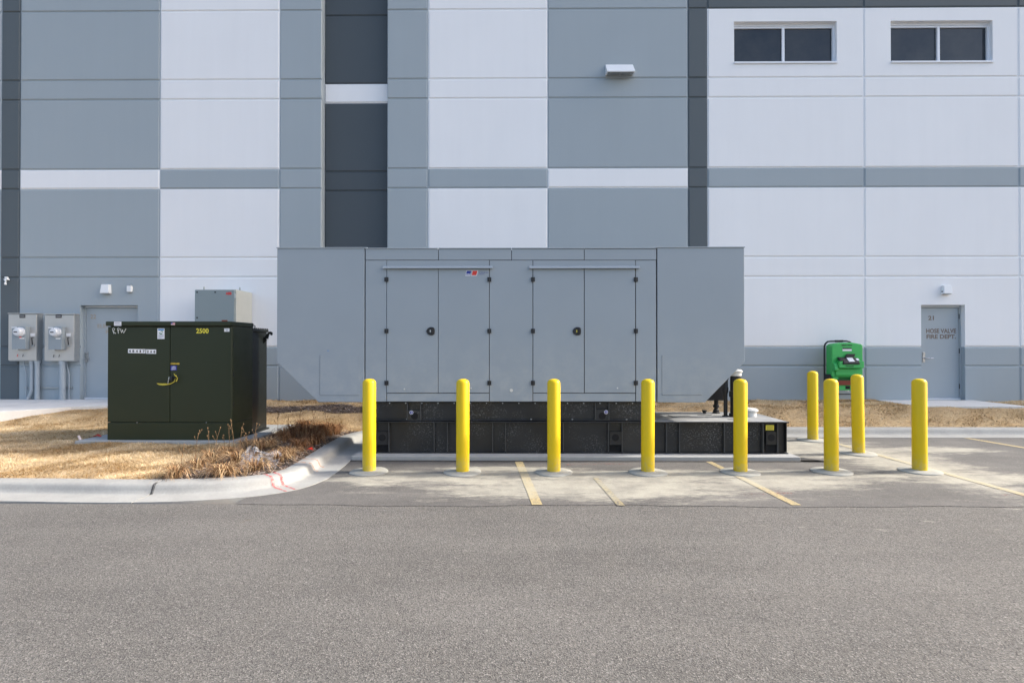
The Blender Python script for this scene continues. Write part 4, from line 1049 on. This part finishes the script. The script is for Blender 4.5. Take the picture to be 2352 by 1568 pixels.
# fittings on the tank deck
dz = ztk + .007
def deck(x, y): q = G(x, y, dz); return q.x, q.y
px_, py_ = deck(1666.5, 955.5); r = .030
zc_ = P(1666, 900, py_).z
m = MB(); m.lathe((px_, py_, dz), [(.05, 0), (.05, .012), (r, .02), (r, zc_ - dz - .03), (r + .012, zc_ - dz), (r + .014, zc_ - dz + .05), (r + .010, zc_ - dz + .08), (.036, zc_ - dz + .085), (.036, zc_ - dz + .20), (.052, zc_ - dz + .205), (.044, zc_ - dz + .27), (.015, zc_ - dz + .33), (0, zc_ - dz + .33)], 18)
m.build('vent_pipe', 'black', gen, smooth=True)
px_, py_ = deck(1690, 956.5); zt3 = P(1690, 863, py_).z - dz
r = .082
m = MB(); m.lathe((px_, py_, dz), [(.10, 0), (.10, .05), (r, .052), (r, zt3 * .48), (r + .016, zt3 * .49), (r + .016, zt3 * .62), (r, zt3 * .63), (r, zt3), (0, zt3)], 22); vp = m.build('fill_riser', 'black', gen, smooth=True)
m = MB(); m.lathe((px_, py_, dz + zt3), [(.086, .001), (.086, .05), (.094, .052), (.105, .07), (.105, .082), (.085, .085), (.082, .10), (0, .105)], 22); m.build('riser_cap', 'cap_white', gen, smooth=True)
px_, py_ = deck(1645, 948.5); zt4 = P(1645, 917, py_).z - dz
m = MB(); m.lathe((px_, py_, dz), [(.062, 0), (.062, .012), (.045, .025), (.05, .05), (.036, .065), (.032, .09), (.05, .10), (.05, .135), (.034, .14), (.034, zt4), (0, zt4)], 16); m.build('drain_riser', 'black_rubber', gen, smooth=True)
a = P(1588, 884, py_); b = P(1664, 918, py_)
m = MB(); m.prism([(a.x, b.z), (b.x, b.z), (b.x, a.z + .02), (b.x - .10, a.z + .02), (b.x - .12, a.z), (a.x, a.z)], py_ - .1, py_ + .12); m.build('spill_box', 'black', gen, bevel=.004)
px_, py_ = deck(1722, 955.5)
m = MB(); m.lathe((px_, py_, dz), [(.10, 0), (.10, .07), (.09, .072), (.09, .078), (.125, .08), (.125, .105), (.108, .11), (.10, .125), (0, .13)], 22); m.build('vent_cap', 'cap_white', gen, smooth=True)
px_, py_ = deck(1618, 948.5)
m = MB(); m.lathe((px_, py_, dz), [(.03, 0), (.03, .03), (.04, .031), (.04, .05), (0, .055)], 8); m.build('plug', 'black', gen)
px_, py_ = deck(1560, 955)
m = MB(); m.lathe((px_, py_, dz), [(.17, 0), (.17, .008), (.16, .012), (0, .014)], 28); m.build('inspection_cover', 'tank_top', gen)
a = deck(1620, 953); m = MB(); m.box(a[0] - .12, a[0] + .10, a[1] - .02, a[1] + .02, dz, dz + .004); m.build('deck_slot', 'black', gen)
a = deck(1690, 963); m = MB(); m.box(a[0] - .12, a[0] + .12, a[1] - .015, a[1] + .015, dz, dz + .004); m.build('deck_slot', 'black', gen)

# ================================================================== BOLLARDS
bz = 1.205; br = .085
def first_bollard():
    t = thing('bollard', '', 'bollard', (0, 0, 0), 'yellow steel bollards round the generator')
    m = MB(); pr = [(br, 0), (br, bz - .05), (br - .004, bz - .042)]
    for k in range(1, 7):
        q = k / 6 * math.pi / 2; pr.append(((br - .006) * math.cos(q), bz - .04 + .04 * math.sin(q)))
    m.lathe((0, 0, 0), pr, 40); m.build('sleeve', 'bollard_yellow', t, smooth=True)
    m = MB(); fp = [(.243, -.05), (.243, .010), (.235, .016), (.16, .022), (.09, .026), (0, .026)]
    m.lathe((0, 0, 0), fp, 40)
    rr = np.random.default_rng(3); m.v = [(x * (1 + .02 * math.sin(3 * math.atan2(y, x)) + .012 * math.sin(7 * math.atan2(y, x) + 1)), y * (1 + .02 * math.sin(3 * math.atan2(y, x))), z) for x, y, z in m.v]
    m.build('footing', 'concrete_foot', t, smooth=True)
    return t
proto = first_bollard()
spots = [(844.5, 1087, 'yellow bollard on the corner of the row nearest the sprayed kerb'), (1061.5, 1088.5, 'yellow bollard in front of the left pair of generator doors'),
         (1273, 1088.5, 'yellow bollard in front of the right pair of generator doors'), (1491, 1088.5, 'yellow bollard standing before the end of the generator skid'),
         (1706, 1088.5, 'yellow bollard in front of the pipes on the base tank'), (1917, 1086.5, 'yellow bollard in the front row just past the pad end'),
         (2122, 1085.5, 'yellow corner bollard on the parking line below the hose valve door'), (1979, 1044.5, 'yellow bollard, middle one of the side row past the tank end'),
         (1872, 1013, 'yellow bollard closest to the far kerb, at the back of the side row')]
for i, (x, y, lab) in enumerate(spots):
    q = G(x, y); o = proto if i == 0 else copy_tree(proto)
    o.location = (q.x, q.y + br * .85, .004); o.rotation_euler = (0, R(.7) if i == 7 else R(random.uniform(-.15, .15)), random.uniform(0, 6)); o['label'] = lab
    if i == 7: o.rotation_euler = (0, R(-.9), 0)

# ================================================================== EYEWASH STATION
EY = 12.13; EB = 12.37
ex = lambda x, y, Y=EY: (P(x, y, Y).x, P(x, y, Y).z)
x0, zt5 = ex(1911, 790); x1, zb5 = ex(1982, 866)
eye = thing('eyewash_station', 'green portable emergency eyewash station on a black tube stand by the wall', 'eyewash station', ((x0 + x1) / 2, EB, .39))
xc = (x0 + x1) / 2
m = MB(); m.prism([(x0, zb5), (x1, zb5), (x1 + .004, zt5 - .03), (x1 - .03, zt5 + .0), (xc + .12, zt5 + .035), (xc - .08, zt5 + .035), (x0 + .06, zt5 + .005), (x0, zt5 - .03)], EY, EB); m.build('tank_body', 'eyewash_green', eye, bevel=.02)
s0, sz1 = ex(1928, 829, EY - .12); s1, sz0 = ex(1985, 845, EY - .12)
m = MB(); m.box(s0, s1, EY - .12, EY + .02, sz0, sz1); m.build('shelf', 'eyewash_green', eye, bevel=.01)
m = MB(); m.prism_x([(EY - .06, sz0 + .10), (EY - .10, sz0 - .02), (EY - .10, sz0 - .05), (EY + .02, sz0 - .09), (EY + .02, sz0 + .13)], x0 + .01, s0 - .0); m.build('shoulder', 'eyewash_green', eye, bevel=.012)
m = MB(); m.prism_x([(EY - .03, sz0 - .02), (EY - .03, sz0 - .16), (EY + .02, sz0 - .2), (EY + .02, sz0)], s0 - .02, x1 - .03); m.build('front_panel', 'eyewash_green', eye, bevel=.008)
# lower basin with its drain
lz0 = ex(1940, 896)[1]; lz1 = ex(1940, 872)[1]
m = MB(); m.box(x0 + .02, x0 + .15, EY + .01, EB - .03, lz1, zb5 + .001); m.box(x1 - .13, x1 - .02, EY + .01, EB - .03, lz1, zb5 + .001); m.box(x0 + .15, x1 - .13, EB - .08, EB - .03, lz1, zb5 + .001); m.build('basin_wall', 'eyewash_green', eye, bevel=.01)
m = MB(); m.box(x0 + .03, x1 - .03, EY - .03, EB - .04, lz1 - .012, lz1 - .0005); m.build('basin', 'eyewash_dark', eye, bevel=.004)
m = MB(); m.box(x0 + .04, x1 - .04, EY - .04, EY + .1, ex(1940, 884)[1], lz1 - .013); m.build('warning_band', 'rust_red', eye)
m = MB(); m.prism([(x0 + .10, lz0), (x1 - .10, lz0), (x1 - .05, ex(1940, 884)[1] - .0005), (x0 + .05, ex(1940, 884)[1] - .0005)], EY - .02, EY + .12); m.build('drain_tray', 'eyewash_green', eye, bevel=.01)
m = MB(); m.box(xc - .06, xc + .04, EY - .026, EY + .05, lz0 + .03, ex(1940, 886)[1]); m.build('drain_opening', 'dark_hole', eye)
m = MB(); m.lathe((xc - .01, EY, lz0 - .03), [(.0, 0), (.035, .01), (.04, .032)], 12); m.build('drain_spout', 'cap_white', eye)
# black activation tray with its card
t0, tz1 = ex(1927, 820.5, EY - .08); t1, tz0 = ex(1974.5, 836.5, EY - .13)
m = MB(); m.prism_x([(EY - .145, tz0), (EY - .145, tz0 + .045), (EY - .02, tz1), (EY + .005, tz1), (EY + .005, tz0)], t0 + .06, t1); m.build('activation_tray', 'black', eye, bevel=.01)
m = MB(); m.prism_x([(EY - .10, tz0 + .04), (EY - .13, tz0 + .09), (EY - .02, tz1 + .005), (EY, tz1)], t0, t0 + .09); m.build('tray_arm', 'black', eye, bevel=.01)
slope = lambda t: (EY - .145 + .125 * t, tz0 + .045 + (tz1 - tz0 - .045) * t)
def on_tray(a, b, t0_, t1_, name, mat):
    p, q = slope(t0_), slope(t1_); m = MB(); m.prism_x([(p[0] - .002, p[1] + .002), (p[0] - .004, p[1] + .005), (q[0] - .004, q[1] + .005), (q[0] - .002, q[1] + .002)], a, b); m.build(name, mat, eye)
on_tray(t0 + .19, t0 + .32, .12, .92, 'instruction_card', 'label_white'); on_tray(t0 + .38, t0 + .44, .35, .75, 'instruction_card', 'label_white')
h0, hz1 = ex(1940, 812.5); h1, hz0 = ex(1961, 820)
m = MB(); m.prism([(h0 - .02, hz0), (h1 - .02, hz0), (h1 + .01, hz1), (h0 + .03, hz1)], EY - .05, EY - .02); m.build('pull_strap', 'black', eye, bevel=.004)
lb = (1933, 1957, 791, 794.5)
ptext('lettering', 'EMERGENCY EYEWASH', lb, EY, 'label_black', eye, bold=.04)
a = ex(1935, 799); b = ex(1956, 806); m = MB(); m.box(a[0], b[0], EY - .003, EY - .0005, b[1], a[1]); m.build('sticker', 'label_white', eye)
m = MB(); m.box(a[0], b[0], EY - .0045, EY - .0031, a[1] - .024, a[1] + .004); m.build('print', 'label_black', eye)
ptext('lettering', 'Honeywell', (1943, 1960.5, 839, 843.2), EY - .1205, 'label_black', eye, bold=.05)
# tube stand
xt0 = P(1896, 850, EB - .02).x; xt1 = P(1962, 900, EB - .02).x; ztube = P(1930, 783.5, EB - .02).z; Yt = EB + .02
arc = [(xt0, Yt, .38), (xt0, Yt, ztube - .12), (xt0 + .02, Yt, ztube - .06), (xt0 + .07, Yt, ztube - .01), (xt0 + .13, Yt, ztube), (xt0 + .5, Yt, ztube + .005), (xt0 + .58, Yt, ztube - .015), (xt1 + .0, Yt, ztube - .09), (xt1 + .0, Yt, .38)]
m = MB(); m.tube(arc, .019, 10); m.build('stand_frame', 'black', eye, smooth=True)
m = MB(); m.tube([(xt0 + .24, Yt, ztube + .002), (xt0 + .42, Yt, ztube + .004)], .026, 10); m.build('grip', 'black_rubber', eye, smooth=True)
m = MB(); m.tube([(xt0, Yt - .0, .56), (xt1, Yt, .56)], .012, 8); m.build('cross_bar', 'black', eye)
m = MB(); m.box(x0 - .05, x0 + .02, EY + .05, EB, zb5 - .25, zb5 + .06); m.build('side_bracket', 'black', eye, bevel=.004)

# ================================================================== PLANTING
def colour_attr(me, cols):
    a = me.color_attributes.new('Col', 'FLOAT_COLOR', 'POINT')
    c = np.ones((len(me.vertices), 4), np.float32); c[:, :3] = cols; a.data.foreach_set('color', c.ravel())
def tri_mesh(name, v, nper, faces_per, mat, cols, origin=(0, 0, 0), link=True):
    """v: (n, nper, 3) points; faces_per: index lists for one element"""
    n = len(v); V = v.reshape(-1, 3) - np.array(origin)
    me = bpy.data.meshes.new(name)
    fp = np.array(faces_per); k = fp.shape[1]
    Fc = (np.arange(n)[:, None, None] * nper + fp[None]).reshape(-1, k)
    me.vertices.add(len(V)); me.vertices.foreach_set('co', V.astype(np.float32).ravel())
    me.loops.add(Fc.size); me.loops.foreach_set('vertex_index', Fc.astype(np.int32).ravel())
    me.polygons.add(len(Fc)); me.polygons.foreach_set('loop_start', np.arange(0, Fc.size, k, dtype=np.int32))
    me.update(calc_edges=True); me.materials.append(M[mat]); colour_attr(me, np.repeat(cols, nper, 0))
    o = bpy.data.objects.new(name, me); o.location = origin
    if link: COL.objects.link(o)
    return o
def scatter(n, x0, x1, y0, y1, want_mulch, dmin=.55):
    x = RNG.uniform(x0, x1, n); y = RNG.uniform(y0, y1, n)
    k = sdist(np.stack([x, y], 1)) > dmin
    mu = is_mulch(x, y); k &= (mu if want_mulch else ~mu)
    k &= ~((x > -6.69) & (x < -4.06) & (y > 8.12) & (y < 9.93))            # transformer pad
    k &= ~((x > 8.41) & (x < 10.63) & (y > 11.35))                        # stoop
    wy = np.interp(x, [-30, -10.2, -9.6, -9.15, -8.6, -6.2, -6.19, 30], [9.6, 9.7, 10.4, 11.05, 11.3, 11.33, 20, 20])
    k &= y < np.minimum(wy - .01, WALL_Y - .02)
    return x[k], y[k]
def blades(x, y, L, lean, wd, hi):
    n = len(x); z = hgt(x, y) - .012
    flow = 2.4 * np.sin(x * 1.7 + 2 * np.sin(y * 1.3)) + 2.0 * np.sin(y * 2.9 + x * .8) + 1.3 * np.sin(x * 5.3 - y * 4.1)
    th = flow + RNG.normal(0, .75, n); cx_, sx_ = np.cos(th), np.sin(th)
    l = L * RNG.uniform(.6, 1.3, n); le = np.clip(RNG.normal(lean, .25, n), .05, 1.5)
    out = np.sin(le) * l; up = np.cos(le) * l
    w_ = wd * RNG.uniform(.7, 1.3, n)
    base = np.stack([x, y, z], 1); side = np.stack([-sx_ * w_, cx_ * w_, 0 * w_], 1)
    mid = base + np.stack([cx_ * out * .45, sx_ * out * .45, up * .62], 1)
    tip = base + np.stack([cx_ * out, sx_ * out, up], 1)
    return np.stack([base - side, base + side, mid + side * .8, mid - side * .8, tip], 1)
def straw(n, x, y):
    pal = np.array([(.62, .455, .255), (.68, .52, .32), (.56, .385, .19), (.43, .28, .125), (.74, .59, .40)])
    c = pal[RNG.integers(0, 5, n)] * RNG.uniform(.75, 1.12, n)[:, None]
    mot = np.sin(x * 9.1 + 3 * np.sin(y * 5.3)) * np.sin(y * 13.7 + 2 * np.sin(x * 4.7)) + .6 * np.sin(x * 21 + y * 17) * np.sin(y * 31 - x * 9)
    c = c * (1 + .20 * np.clip(mot, -1.2, .8))[:, None]
    patch = .5 + .5 * np.sin(x * 1.9 + 1.3 * np.sin(y * 1.1)) * np.sin(y * 2.7 + x * .7)
    return c * (1 - .12 * patch[:, None])
parts = []
for (n, x0_, x1_, y0_, y1_, L, wd) in ((150000, -10.5, -4.0, 6.1, 8.3, .060, .0026), (110000, -11, -2.4, 8.2, 11.5, .060, .0035), (36000, -7, -2, 11.3, 12.7, .06, .0045), (110000, -3.2, 13.5, 10.3, 12.7, .06, .0045)):
    x, y = scatter(n, x0_, x1_, y0_, y1_, False)
    parts.append((blades(x, y, L, 1.25, wd, 0), straw(len(x), x, y)))
V = np.concatenate([p[0] for p in parts]); Cc = np.concatenate([p[1] for p in parts])
# quads for the lower half, a triangle (as a degenerate-free quad fan) for the tip
g_o = tri_mesh('grass', V, 5, [(0, 1, 2), (0, 2, 3), (3, 2, 4)], 'grass_blade', Cc)
tag(g_o, 'short dormant straw coloured grass covering the lawns', 'grass', kind='stuff')
# shredded bark
x, y = scatter(26000, -5.7, -1.0, 5.9, 11.7, True, .53)
n = len(x); z = hgt(x, y) - .006 + RNG.uniform(0, .022, n); th = RNG.uniform(0, 2 * np.pi, n); l = RNG.uniform(.012, .045, n); wd = RNG.uniform(.003, .008, n); tl_ = RNG.uniform(-.35, .35, n)
ux = np.stack([np.cos(th) * l, np.sin(th) * l, tl_ * l], 1); vx = np.stack([-np.sin(th) * wd, np.cos(th) * wd, RNG.uniform(-.5, .5, n) * wd], 1); c0 = np.stack([x, y, z], 1)
pal = np.array([(.17, .12, .095), (.28, .215, .18), (.42, .36, .32), (.09, .06, .045), (.30, .22, .16)])
tag(tri_mesh('bark_mulch', np.stack([c0 - ux - vx, c0 + ux - vx, c0 + ux + vx, c0 - ux + vx], 1), 4, [(0, 1, 2, 3)], 'chip', pal[RNG.integers(0, 5, n)] * RNG.uniform(.7, 1.2, n)[:, None]), 'shredded bark mulch covering the planting beds', 'mulch', kind='stuff')

def clump_mesh(seed, h, spread, nb, pal):
    r = np.random.default_rng(seed); k = 6
    th = r.uniform(0, 2 * np.pi, nb); br_ = r.uniform(0, .05, nb)
    L = h * r.uniform(.7, 1.35, nb); out = spread * r.uniform(.35, 1.25, nb); w_ = r.uniform(.003, .0062, nb)
    t = np.linspace(0, 1, k)
    twist = r.normal(0, .35, nb)
    v = np.zeros((nb, 2 * k, 3))
    for i, u in enumerate(t):
        rad = br_ + out * u ** 1.15; zz = L * (1.55 * u - (1.15 + .35 * r.random(nb)) * u ** 2.2) if i else np.full(nb, -.02)
        zz = np.maximum(zz, -.02 + .012 * r.random(nb)); a = th + twist * u
        c_ = np.stack([np.cos(a) * rad, np.sin(a) * rad, zz], 1)
        s_ = np.stack([-np.sin(a) * w_, np.cos(a) * w_, np.zeros(nb)], 1) * (1.05 - u * .85)
        v[:, 2 * i] = c_ - s_; v[:, 2 * i + 1] = c_ + s_
    f = [(2 * i, 2 * i + 1, 2 * i + 3, 2 * i + 2) for i in range(k - 1)]
    cols = np.array(pal)[r.integers(0, len(pal), nb)] * r.uniform(.7, 1.2, nb)[:, None]
    return tri_mesh('dry_grass_clump', v, 2 * k, f, 'dry_leaf', cols, link=False).data
PAL = [(.36, .21, .10), (.48, .31, .16), (.24, .13, .06), (.62, .44, .25), (.17, .09, .045)]
PALR_SHADE = [(.24, .105, .045), (.31, .15, .065), (.15, .065, .03), (.38, .22, .11)]  # reddish blades, also darkened for the shadow over the back clumps
meshes = [clump_mesh(s_, .23, .27, 150, PAL) for s_ in range(4)] + [clump_mesh(10 + s_, .30, .24, 190, PALR_SHADE) for s_ in range(3)]
cl = [(420, 770, 0, 1.0, 'tawny dried grass clump at the pointed tip of the mulch bed'), (600, 670, 1, .9, 'low dried grass clump beside the lawn edge of the mulch bed'),
      (740, 600, 2, .95, 'dried grass clump with seed stalks at the lawn edge'), (840, 730, 3, 1.05, 'shaggy dried grass clump along the front kerb, second from the bed tip'),
      (900, 545, 0, .9, 'tawny dried grass clump below the transformer\'s front corner, by the lawn'), (1010, 610, 1, 1.1, None), (1000, 790, 2, 1.0, 'dried grass clump leaning over the front kerb'),
      (1190, 680, 3, 1.0, 'dried grass clump under the torn plastic film'), (1090, 480, 1, .9, None), (1230, 500, 2, 1.0, None), (1430, 590, 0, 1.05, 'pale dried grass clump beside the torn plastic film'),
      (1340, 470, 3, .95, None), (1530, 545, 2, .95, 'tawny dried grass clump between the film and the orange sprayed kerb'), (1640, 480, 4, 1.0, 'reddish dried grass clump beside the orange red flag scrap'), (1480, 420, 5, 1.0, 'reddish dried grass clump overhanging the front corner of the transformer pad'), (1560, 370, 6, 1.1, 'reddish dried grass clump leaning on the side edge of the transformer pad'), (1700, 380, 4, 1.15, None),
      (1680, 330, 5, 1.2, None), (1800, 420, 6, 1.1, 'dark dried grass clump along the kerb above the orange sprayed lines'), (1830, 340, 4, 1.2, None), (1940, 330, 5, 1.1, 'dark dried grass clump second from the kerb bend behind the generator'), (2030, 320, 6, .9, 'small reddish dried grass clump at the kerb bend behind the generator pad')]
for zx, zy, mi, s_, lab in cl:
    q = G((zx / 4.2 + 340) * .9408, (zy / 4.2 + 980) * .9408, .14)
    if q.x > -2.98: q.x = -2.98 - random.random() * .05
    for _ in range(20):
        if sdist([(q.x, q.y)])[0] > .68: break
        q.x -= .02; q.y += .02
    o = bpy.data.objects.new('dry_grass_clump', meshes[mi]); COL.objects.link(o)
    o.location = (q.x, q.y, float(hgt(q.x, q.y)) - .012); o.rotation_euler = (0, 0, random.uniform(0, 6.28)); o.scale = (s_, s_, s_ * random.uniform(.9, 1.1))
    if lab: tag(o, lab, 'dried grass', 'dried grass clumps in the mulch bed')
    elif mi < 4: tag(o, 'tawny dried grass clump in the middle of the mulch bed', 'dried grass', 'dried grass clumps in the mulch bed')
    else: tag(o, 'dark reddish dried grass clump between transformer pad and kerb', 'dried grass', 'dried grass clumps in the mulch bed')
def stalk(q, h, seed):
    r = random.Random(seed); m = MB()
    lx, ly = r.uniform(-.06, .06), r.uniform(-.05, .05)
    pts = [(q.x + lx * u ** 2, q.y + ly * u ** 2, q.z - .02 + h * u) for u in (0, .35, .7, 1)]
    m.tube(pts, [.0035, .003, .0025, .002], 5)
    for k in range(r.randint(2, 4)):
        u = .55 + .13 * k; b = Vector((q.x + lx * u * u, q.y + ly * u * u, q.z + h * u)); e = b + Vector((r.uniform(-.05, .05), r.uniform(-.03, .03), .06))
        m.tube([b, (b + e) / 2 + Vector((0, 0, -.006)), e], [.002, .0018, .0015], 5)
        m.lathe(e, [(0, -.010), (.005, -.004), (.0065, .004), (.003, .011), (0, .013)], 7)
    m.lathe(pts[-1], [(0, -.012), (.006, -.004), (.007, .006), (.003, .014), (0, .016)], 7)
    o = m.build('seed_stalk', 'stalk', origin=q)
    return tag(o, 'thin dried seed stalk standing up out of the mulch bed', 'dried plant', 'dried seed stalks in the mulch bed')
paint('stalk', (.22, .13, .06), .8, .3, 40)
for i, (zx, zy, h) in enumerate(((575, 560, .36), (720, 570, .40), (770, 580, .42), (930, 540, .42), (975, 560, .52), (1030, 560, .40), (1165, 600, .50), (1120, 560, .34), (1210, 600, .36), (875, 520, .25), (1420, 400, .42), (1530, 400, .35), (1650, 330, .42), (1790, 330, .40), (1930, 330, .38), (430, 650, .25), (1100, 740, .3))):
    q = G((zx / 4.2 + 340) * .9408, (zy / 4.2 + 980) * .9408, .14); q.x = min(q.x, -3.0); q.z = float(hgt(q.x, q.y)); stalk(q, h, i)

# torn plastic film snagged on the plants
r = np.random.default_rng(5)
q = G((1240 / 4.2 + 340) * .9408, (640 / 4.2 + 980) * .9408, .14)
nu, nv = 16, 10; m = MB(); vs = []
for i in range(nu):
    for j in range(nv):
        u, v_ = i / (nu - 1) - .5, j / (nv - 1) - .5
        vs.append((q.x + u * .46 + .012 * r.normal(), q.y + v_ * .24 + .012 * r.normal(), q.z + .17 + .04 * math.cos(u * 9) * math.sin(v_ * 7 + 1) - .35 * (u * .5 + .25) ** 2 - .25 * (.5 - v_) ** 2 + .010 * r.normal()))
fs = [(i * nv + j, (i + 1) * nv + j, (i + 1) * nv + j + 1, i * nv + j + 1) for i in range(nu - 1) for j in range(nv - 1) if r.random() > .08]
m.add(vs, fs)
for k in range(5): pass
m.add([(q.x + .0, q.y - .08, q.z + .10), (q.x + .04, q.y - .08, q.z + .09), (q.x + .06, q.y - .16, q.z + .03), (q.x + .03, q.y - .16, q.z + .03), (q.x + .09, q.y - .24, q.z + .005), (q.x + .03, q.y - .25, q.z + .01)], [(0, 1, 2, 3), (3, 2, 4, 5)])
tag(m.build('plastic_film', 'plastic_film', origin=q, auto=False), 'torn crumpled clear plastic film caught on the dried plants', 'litter')

# small things left lying about
q = G((1350 / 6.82 + 0) * .9408, (690 / 6.82 + 970) * .9408, TXZ)
m = MB(); m.tube([(q.x + .02, q.y - .02, .17), (q.x - .045, q.y + .01, .25)], .018, 10); tag(m.build('marker_stub', 'stub_pink', smooth=True), 'short pinkish white plastic marker stub leaning at the pad corner', 'marker')
q = G((1630 / 6.82) * .9408, (655 / 6.82 + 970) * .9408, TXZ)
m = MB(); m.add([(q.x - .07, q.y - .02, TXZ + .004), (q.x - .02, q.y - .03, TXZ + .03), (q.x + .06, q.y - .02, TXZ + .006), (q.x + .04, q.y + .03, TXZ + .012), (q.x - .01, q.y + .02, TXZ + .045), (q.x - .05, q.y + .02, TXZ + .01)], [(0, 1, 4, 5), (1, 2, 3, 4)])
o = m.build('red_flag', 'ribbon_red', origin=(q.x, q.y, TXZ), auto=False); o.modifiers.new('solid', 'SOLIDIFY').thickness = .003
tag(o, 'crumpled red plastic flag lying on the transformer pad', 'marker flag')
q = G((1800 / 4.2 + 340) * .9408, (505 / 4.2 + 980) * .9408, .14); q.x = min(q.x, -2.96)
m = MB(); m.add([(q.x - .05, q.y, q.z), (q.x, q.y - .03, q.z + .035), (q.x + .06, q.y, q.z + .015), (q.x + .02, q.y + .04, q.z + .05), (q.x - .03, q.y + .03, q.z + .03)], [(0, 1, 4), (1, 2, 3), (1, 3, 4)])
o = m.build('orange_flag', 'ribbon_red', origin=q, auto=False); o.modifiers.new('solid', 'SOLIDIFY').thickness = .003
tag(o, 'scrap of orange red plastic flag at the mulch edge of the kerb', 'marker flag')
bpy.context.view_layer.update()
